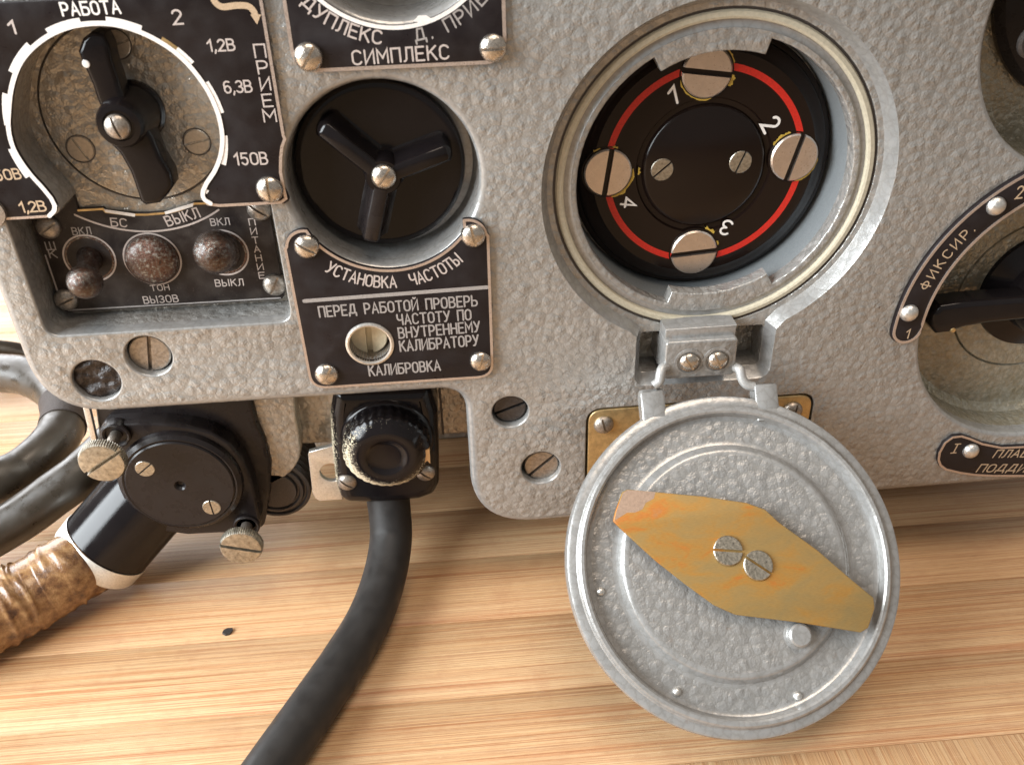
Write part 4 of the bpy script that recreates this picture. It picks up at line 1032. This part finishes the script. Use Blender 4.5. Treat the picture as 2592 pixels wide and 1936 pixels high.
def thumbscrew(hx_, hy_, hw, sx, sy, sw_, r, ang):
    # head facing out along w, short stem back to the flange
    t = inst('thumb_screw', THUMB, conn, PAN.mat(hx_, hy_, hw, ang, r))
    A, B = Vector((hx_, hy_, hw-r*.5)), Vector((sx, sy, sw_))
    tube('stem', [tuple(A), tuple((A+B)/2), tuple(B)], 1.25, STEEL, conn, n=2, seg=20)
    lathe('boss', [(3.0, sw_-2.2), (3.0, sw_+.3), (2.7, sw_+.5), (2.3, sw_+.3), (2.2, sw_-.2), (0, sw_-.2)], (sx, sy), BAKEM, conn, n=36)
ha = (-83.930, -12.063); sa = (-85.258, -13.260)
thumbscrew(*ha, 1.5, ha[0]+.0, ha[1]+.0, -8.6, 4.75, 32)
hb_ = (-61.824, -39.890)
thumbscrew(*hb_, -1.0, hb_[0], hb_[1]+.0, -8.8, 4.75, -18)
# nozzle
n0 = Vector((dcn[0]-4, dcn[1]-3, -20.5)); n1 = Vector((-96.199, -46.024, -13.356))
nr = 10.5
dn_ = (n1-n0); Ln = dn_.length; dn_.normalize(); xx = dn_.orthogonal().normalized(); NF = Frame(n0, xx, dn_.cross(xx))
def latheF(name, prof, mat, fr, parent, n=64):
    V, F = lathe_data(prof, n); return mesh(name, V, F, mat, parent, fr)
latheF('nozzle', [(0, 0), (nr, 0), (nr, Ln-.4), (nr-.3, Ln)], BAKE, NF, conn)
latheF('ring', [(nr+.1, Ln-.02), (nr+.25, Ln+.4), (nr+.1, Ln+4.4), (nr-.5, Ln+5.0), (nr-2.2, Ln+5.1), (0, Ln+5.1)], ALUP, NF, conn)
sl_pts = [(-100.565, -47.758, -10.138), (-103.213, -47.200, -6.186), (-108.773, -48.600, -2.200), (-113.856, -49.000, 1.688), (-120.202, -49.200, 6.256), (-129.423, -49.200, 12.898)]
random.seed(3)
folds = [(random.uniform(0, 1), random.uniform(0, 6.28), random.uniform(.3, 1.2), random.uniform(.007, .030), random.uniform(-.11, .11)) for _ in range(44)]
def crinkle(s, a):
    ph_ = (s*92/11.0 + a/6.2832*1.0) % 1.0
    t = (.9*ph_ - (.9 if ph_ > .94 else 0)*(ph_-.94)/.06)*.28
    for s0, ph, h, wd, sk_ in folds:
        sc = s0 + sk_*cos(a+ph)
        t += h*math.exp(-((s-sc)/wd)**2) * max(0, cos(a+ph*1.7))**1.3
    return t*.62 - .1
tube('sleeve', sl_pts, lambda s: 8.2 + .3*math.exp(-s*14), SLEEVE, conn, n=34, seg=72, wob=crinkle)

# ================================================================== CENTRE PLUG WITH CABLE
plug = root('plug_cable', W3(*(-28.276, -20.514), -8), 'black square bakelite plug with chipped cream paint and a thick cable over the board', 'cable')
po = [(-37.210, -5.308), (-17.063, -6.306), (-15.823, -13.459), (-16.261, -23.063), (-16.938, -33.177), (-18.293, -36.035), (-21.676, -37.313), (-26.349, -37.581), (-33.143, -37.361), (-38.481, -36.602), (-40.011, -34.867), (-40.431, -31.000), (-39.987, -20.986), (-39.066, -11.538)]
pbd = prism('plug_body', [(rounded(po[::-1], 2.2, 3), 3.0)], -26, -9.2, chipped(BAKE, (-38.9121, -14.7067), 9, 1), plug, k=6)
pc = (-27.289, -18.365); pcr = 9.2
def scallop(prof, n=192, lobes=24, amp=.35, c=(0, 0)):
    V, F, idx = [], [], []
    for r, z, t in prof:
        if r == 0: idx.append([len(V)]*n); V.append((c[0], c[1], z)); continue
        s = len(V)
        for i in range(n):
            a = 2*pi*i/n; rr = r + t*amp*abs(sin(a*lobes/2)); V.append((c[0]+rr*cos(a), c[1]+rr*sin(a), z))
        idx.append([s+i for i in range(n)])
    for A, B in zip(idx, idx[1:]):
        for i in range(n):
            g_ = []
            for q in (A[i], A[(i+1) % n], B[(i+1) % n], B[i]):
                if q not in g_: g_.append(q)
            if len(g_) > 2: F.append(tuple(g_))
    return V, F
lathe('plug_skirt', [(pcr+1.0, -9.25), (pcr+.8, -8.8), (pcr+.4, -8.4), (pcr-.1, -8.2)], pc, BAKE, plug, n=72)
V, F = scallop([(pcr, -9.5, 0), (pcr, -8.2, 1), (pcr, -4.7, 1), (pcr-.2, -4.1, .7), (pcr-.7, -3.5, .25), (pcr-1.4, -2.9, 0), (pcr-2.0, -2.45, 0), (pcr-2.6, -2.1, 0), (pcr-3.0, -2.0, 0), (4.6, -2.0, 0), (4.2, -2.2, 0), (3.8, -2.55, 0), (3.0, -2.75, 0), (0, -2.8, 0)], lobes=30, amp=.3, c=pc)
cap = mesh('plug_cap', V, F, chipped(BAKE, pc, pcr, 0), plug, angle=40)
oc = [(-20.235, -17.773), (-17.978, -17.971), (-18.136, -21.628), (-18.707, -20.773), (-19.796, -21.641), (-20.043, -20.013)]
prism('resin_chip', [(oc[::-1], 0)], -6, -3.4, ORCH, cap)
for (x, y) in [(-37.529, -29.772), (-19.744, -28.677)]: screw(DOMES, pbd, x, y, -9.6, 2.2, -40)
cp = [(-30.2, -26, -18.5), (-29.9, -35, -17), ] + [(-29.382, -43.000, -12.868), (-29.550, -48.000, -8.710), (-31.028, -51.200, -0.367053), (-34.019, -52.600, 10.650), (-38.817, -53.000, 21.819), (-44.518, -53.000, 33.495), (-49.942, -53.000, 44.345), (-55.030, -53.000, 54.811), (-59.632, -53.000, 65.504)]
tube('cable', cp, lambda s: 5.0 + .5*max(0, 1-s*5), RUB, plug, n=10, seg=40)

# ================================================================== OTHER CABLES AT THE LEFT
loop = root('looped_cable', W3(*(-118.204, -37.945, -40.101)), 'black rubber cable bent in a hairpin behind the left corner of the radio', 'cable')
tube('cable', [(-150.074, -43.327, -26.741), (-139.079, -42.312, -30.277), (-128.230, -41.412, -34.937), (-124.541, -41.978, -39.101), (-120.942, -40.984, -44.270), (-119.289, -40.366, -51.697), (-121.003, -40.203, -61.419), (-125.784, -40.118, -71.281), (-132.715, -40.190, -78.797), (-140.564, -39.937, -84.201), (-149.147, -40.685, -87.821), (-169.866, -41.825, -94.319), (-203.612, -42.987, -101.610)], lambda s: 5.8, RUBG, loop, n=8, seg=36)
tube('tape_wrap', [(-119.475, -40.309, -55.312), (-120.893, -40.206, -61.410), (-123.644, -40.323, -67.450)], lambda s: 6.1, TAPE, loop, n=6, seg=36)
c2 = root('thin_cable', W3(*(-167.102, -51.939, -123.341)), 'thin dark cable crossing behind the upper strand of the hairpin cable', 'cable')
tube('cable', [(-213.698, -43.938, -119.460), (-177.648, -48.559, -120.214), (-167.111, -52.053, -123.269), (-161.622, -55.777, -126.491), (-153.190, -60.911, -128.627), (-138.993, -69.271, -128.341)], 3.4, RUBG, c2, n=8, seg=28)
c3 = root('straight_cable', W3(*(-114.634, -42.680, -26.149)), 'black rubber cable coming in from the left beneath the hairpin cable', 'cable')
tube('cable', [(-143.640, -50.107, -10.114), (-132.351, -48.319, -16.504), (-124.216, -46.198, -20.924), (-118.276, -44.212, -24.205), (-112.659, -41.740, -27.818), (-106.927, -39.281, -31.414), (-102.994, -37.478, -35.891), (-99.283, -35.731, -41.536), (-96.131, -34.959, -48.968)], 5.5, RUBG, c3, n=8, seg=36)
ws = root('metal_strap', W3(*(-90.441, -11.785), -12), 'thin bare aluminium strap hanging from the panel behind the upper thumb screw', 'strap')
sp = [(-90.435, -6.082), (-89.100, -6.190), (-89.527, -10.994), (-90.126, -16.513), (-91.353, -16.705), (-90.893, -11.747)]
prism('strap', [(sp, .15)], -13, -12, ALU, ws)
cr_ = [(-68.083, -58.000, 6.703), (-67.850, -58.000, 5.920), (-67.081, -58.000, 5.493), (-65.976, -58.000, 5.609), (-65.772, -58.000, 6.289), (-66.248, -58.000, 7.246), (-67.179, -58.000, 7.399)]
V = [(u, TV+.02, w) for u, v, w in cr_] + [(u+.1, TV+.45, w-.1) for u, v, w in cr_]; n_ = len(cr_)
crumb = mesh('crumb', V, [tuple(range(n_)), tuple(range(n_, 2*n_))] + [(i, (i+1) % n_, n_+(i+1) % n_, n_+i) for i in range(n_)], DARKM)
tag(crumb, 'tiny dark crumb lying alone on the bamboo board left of the rubber cable', 'crumb')
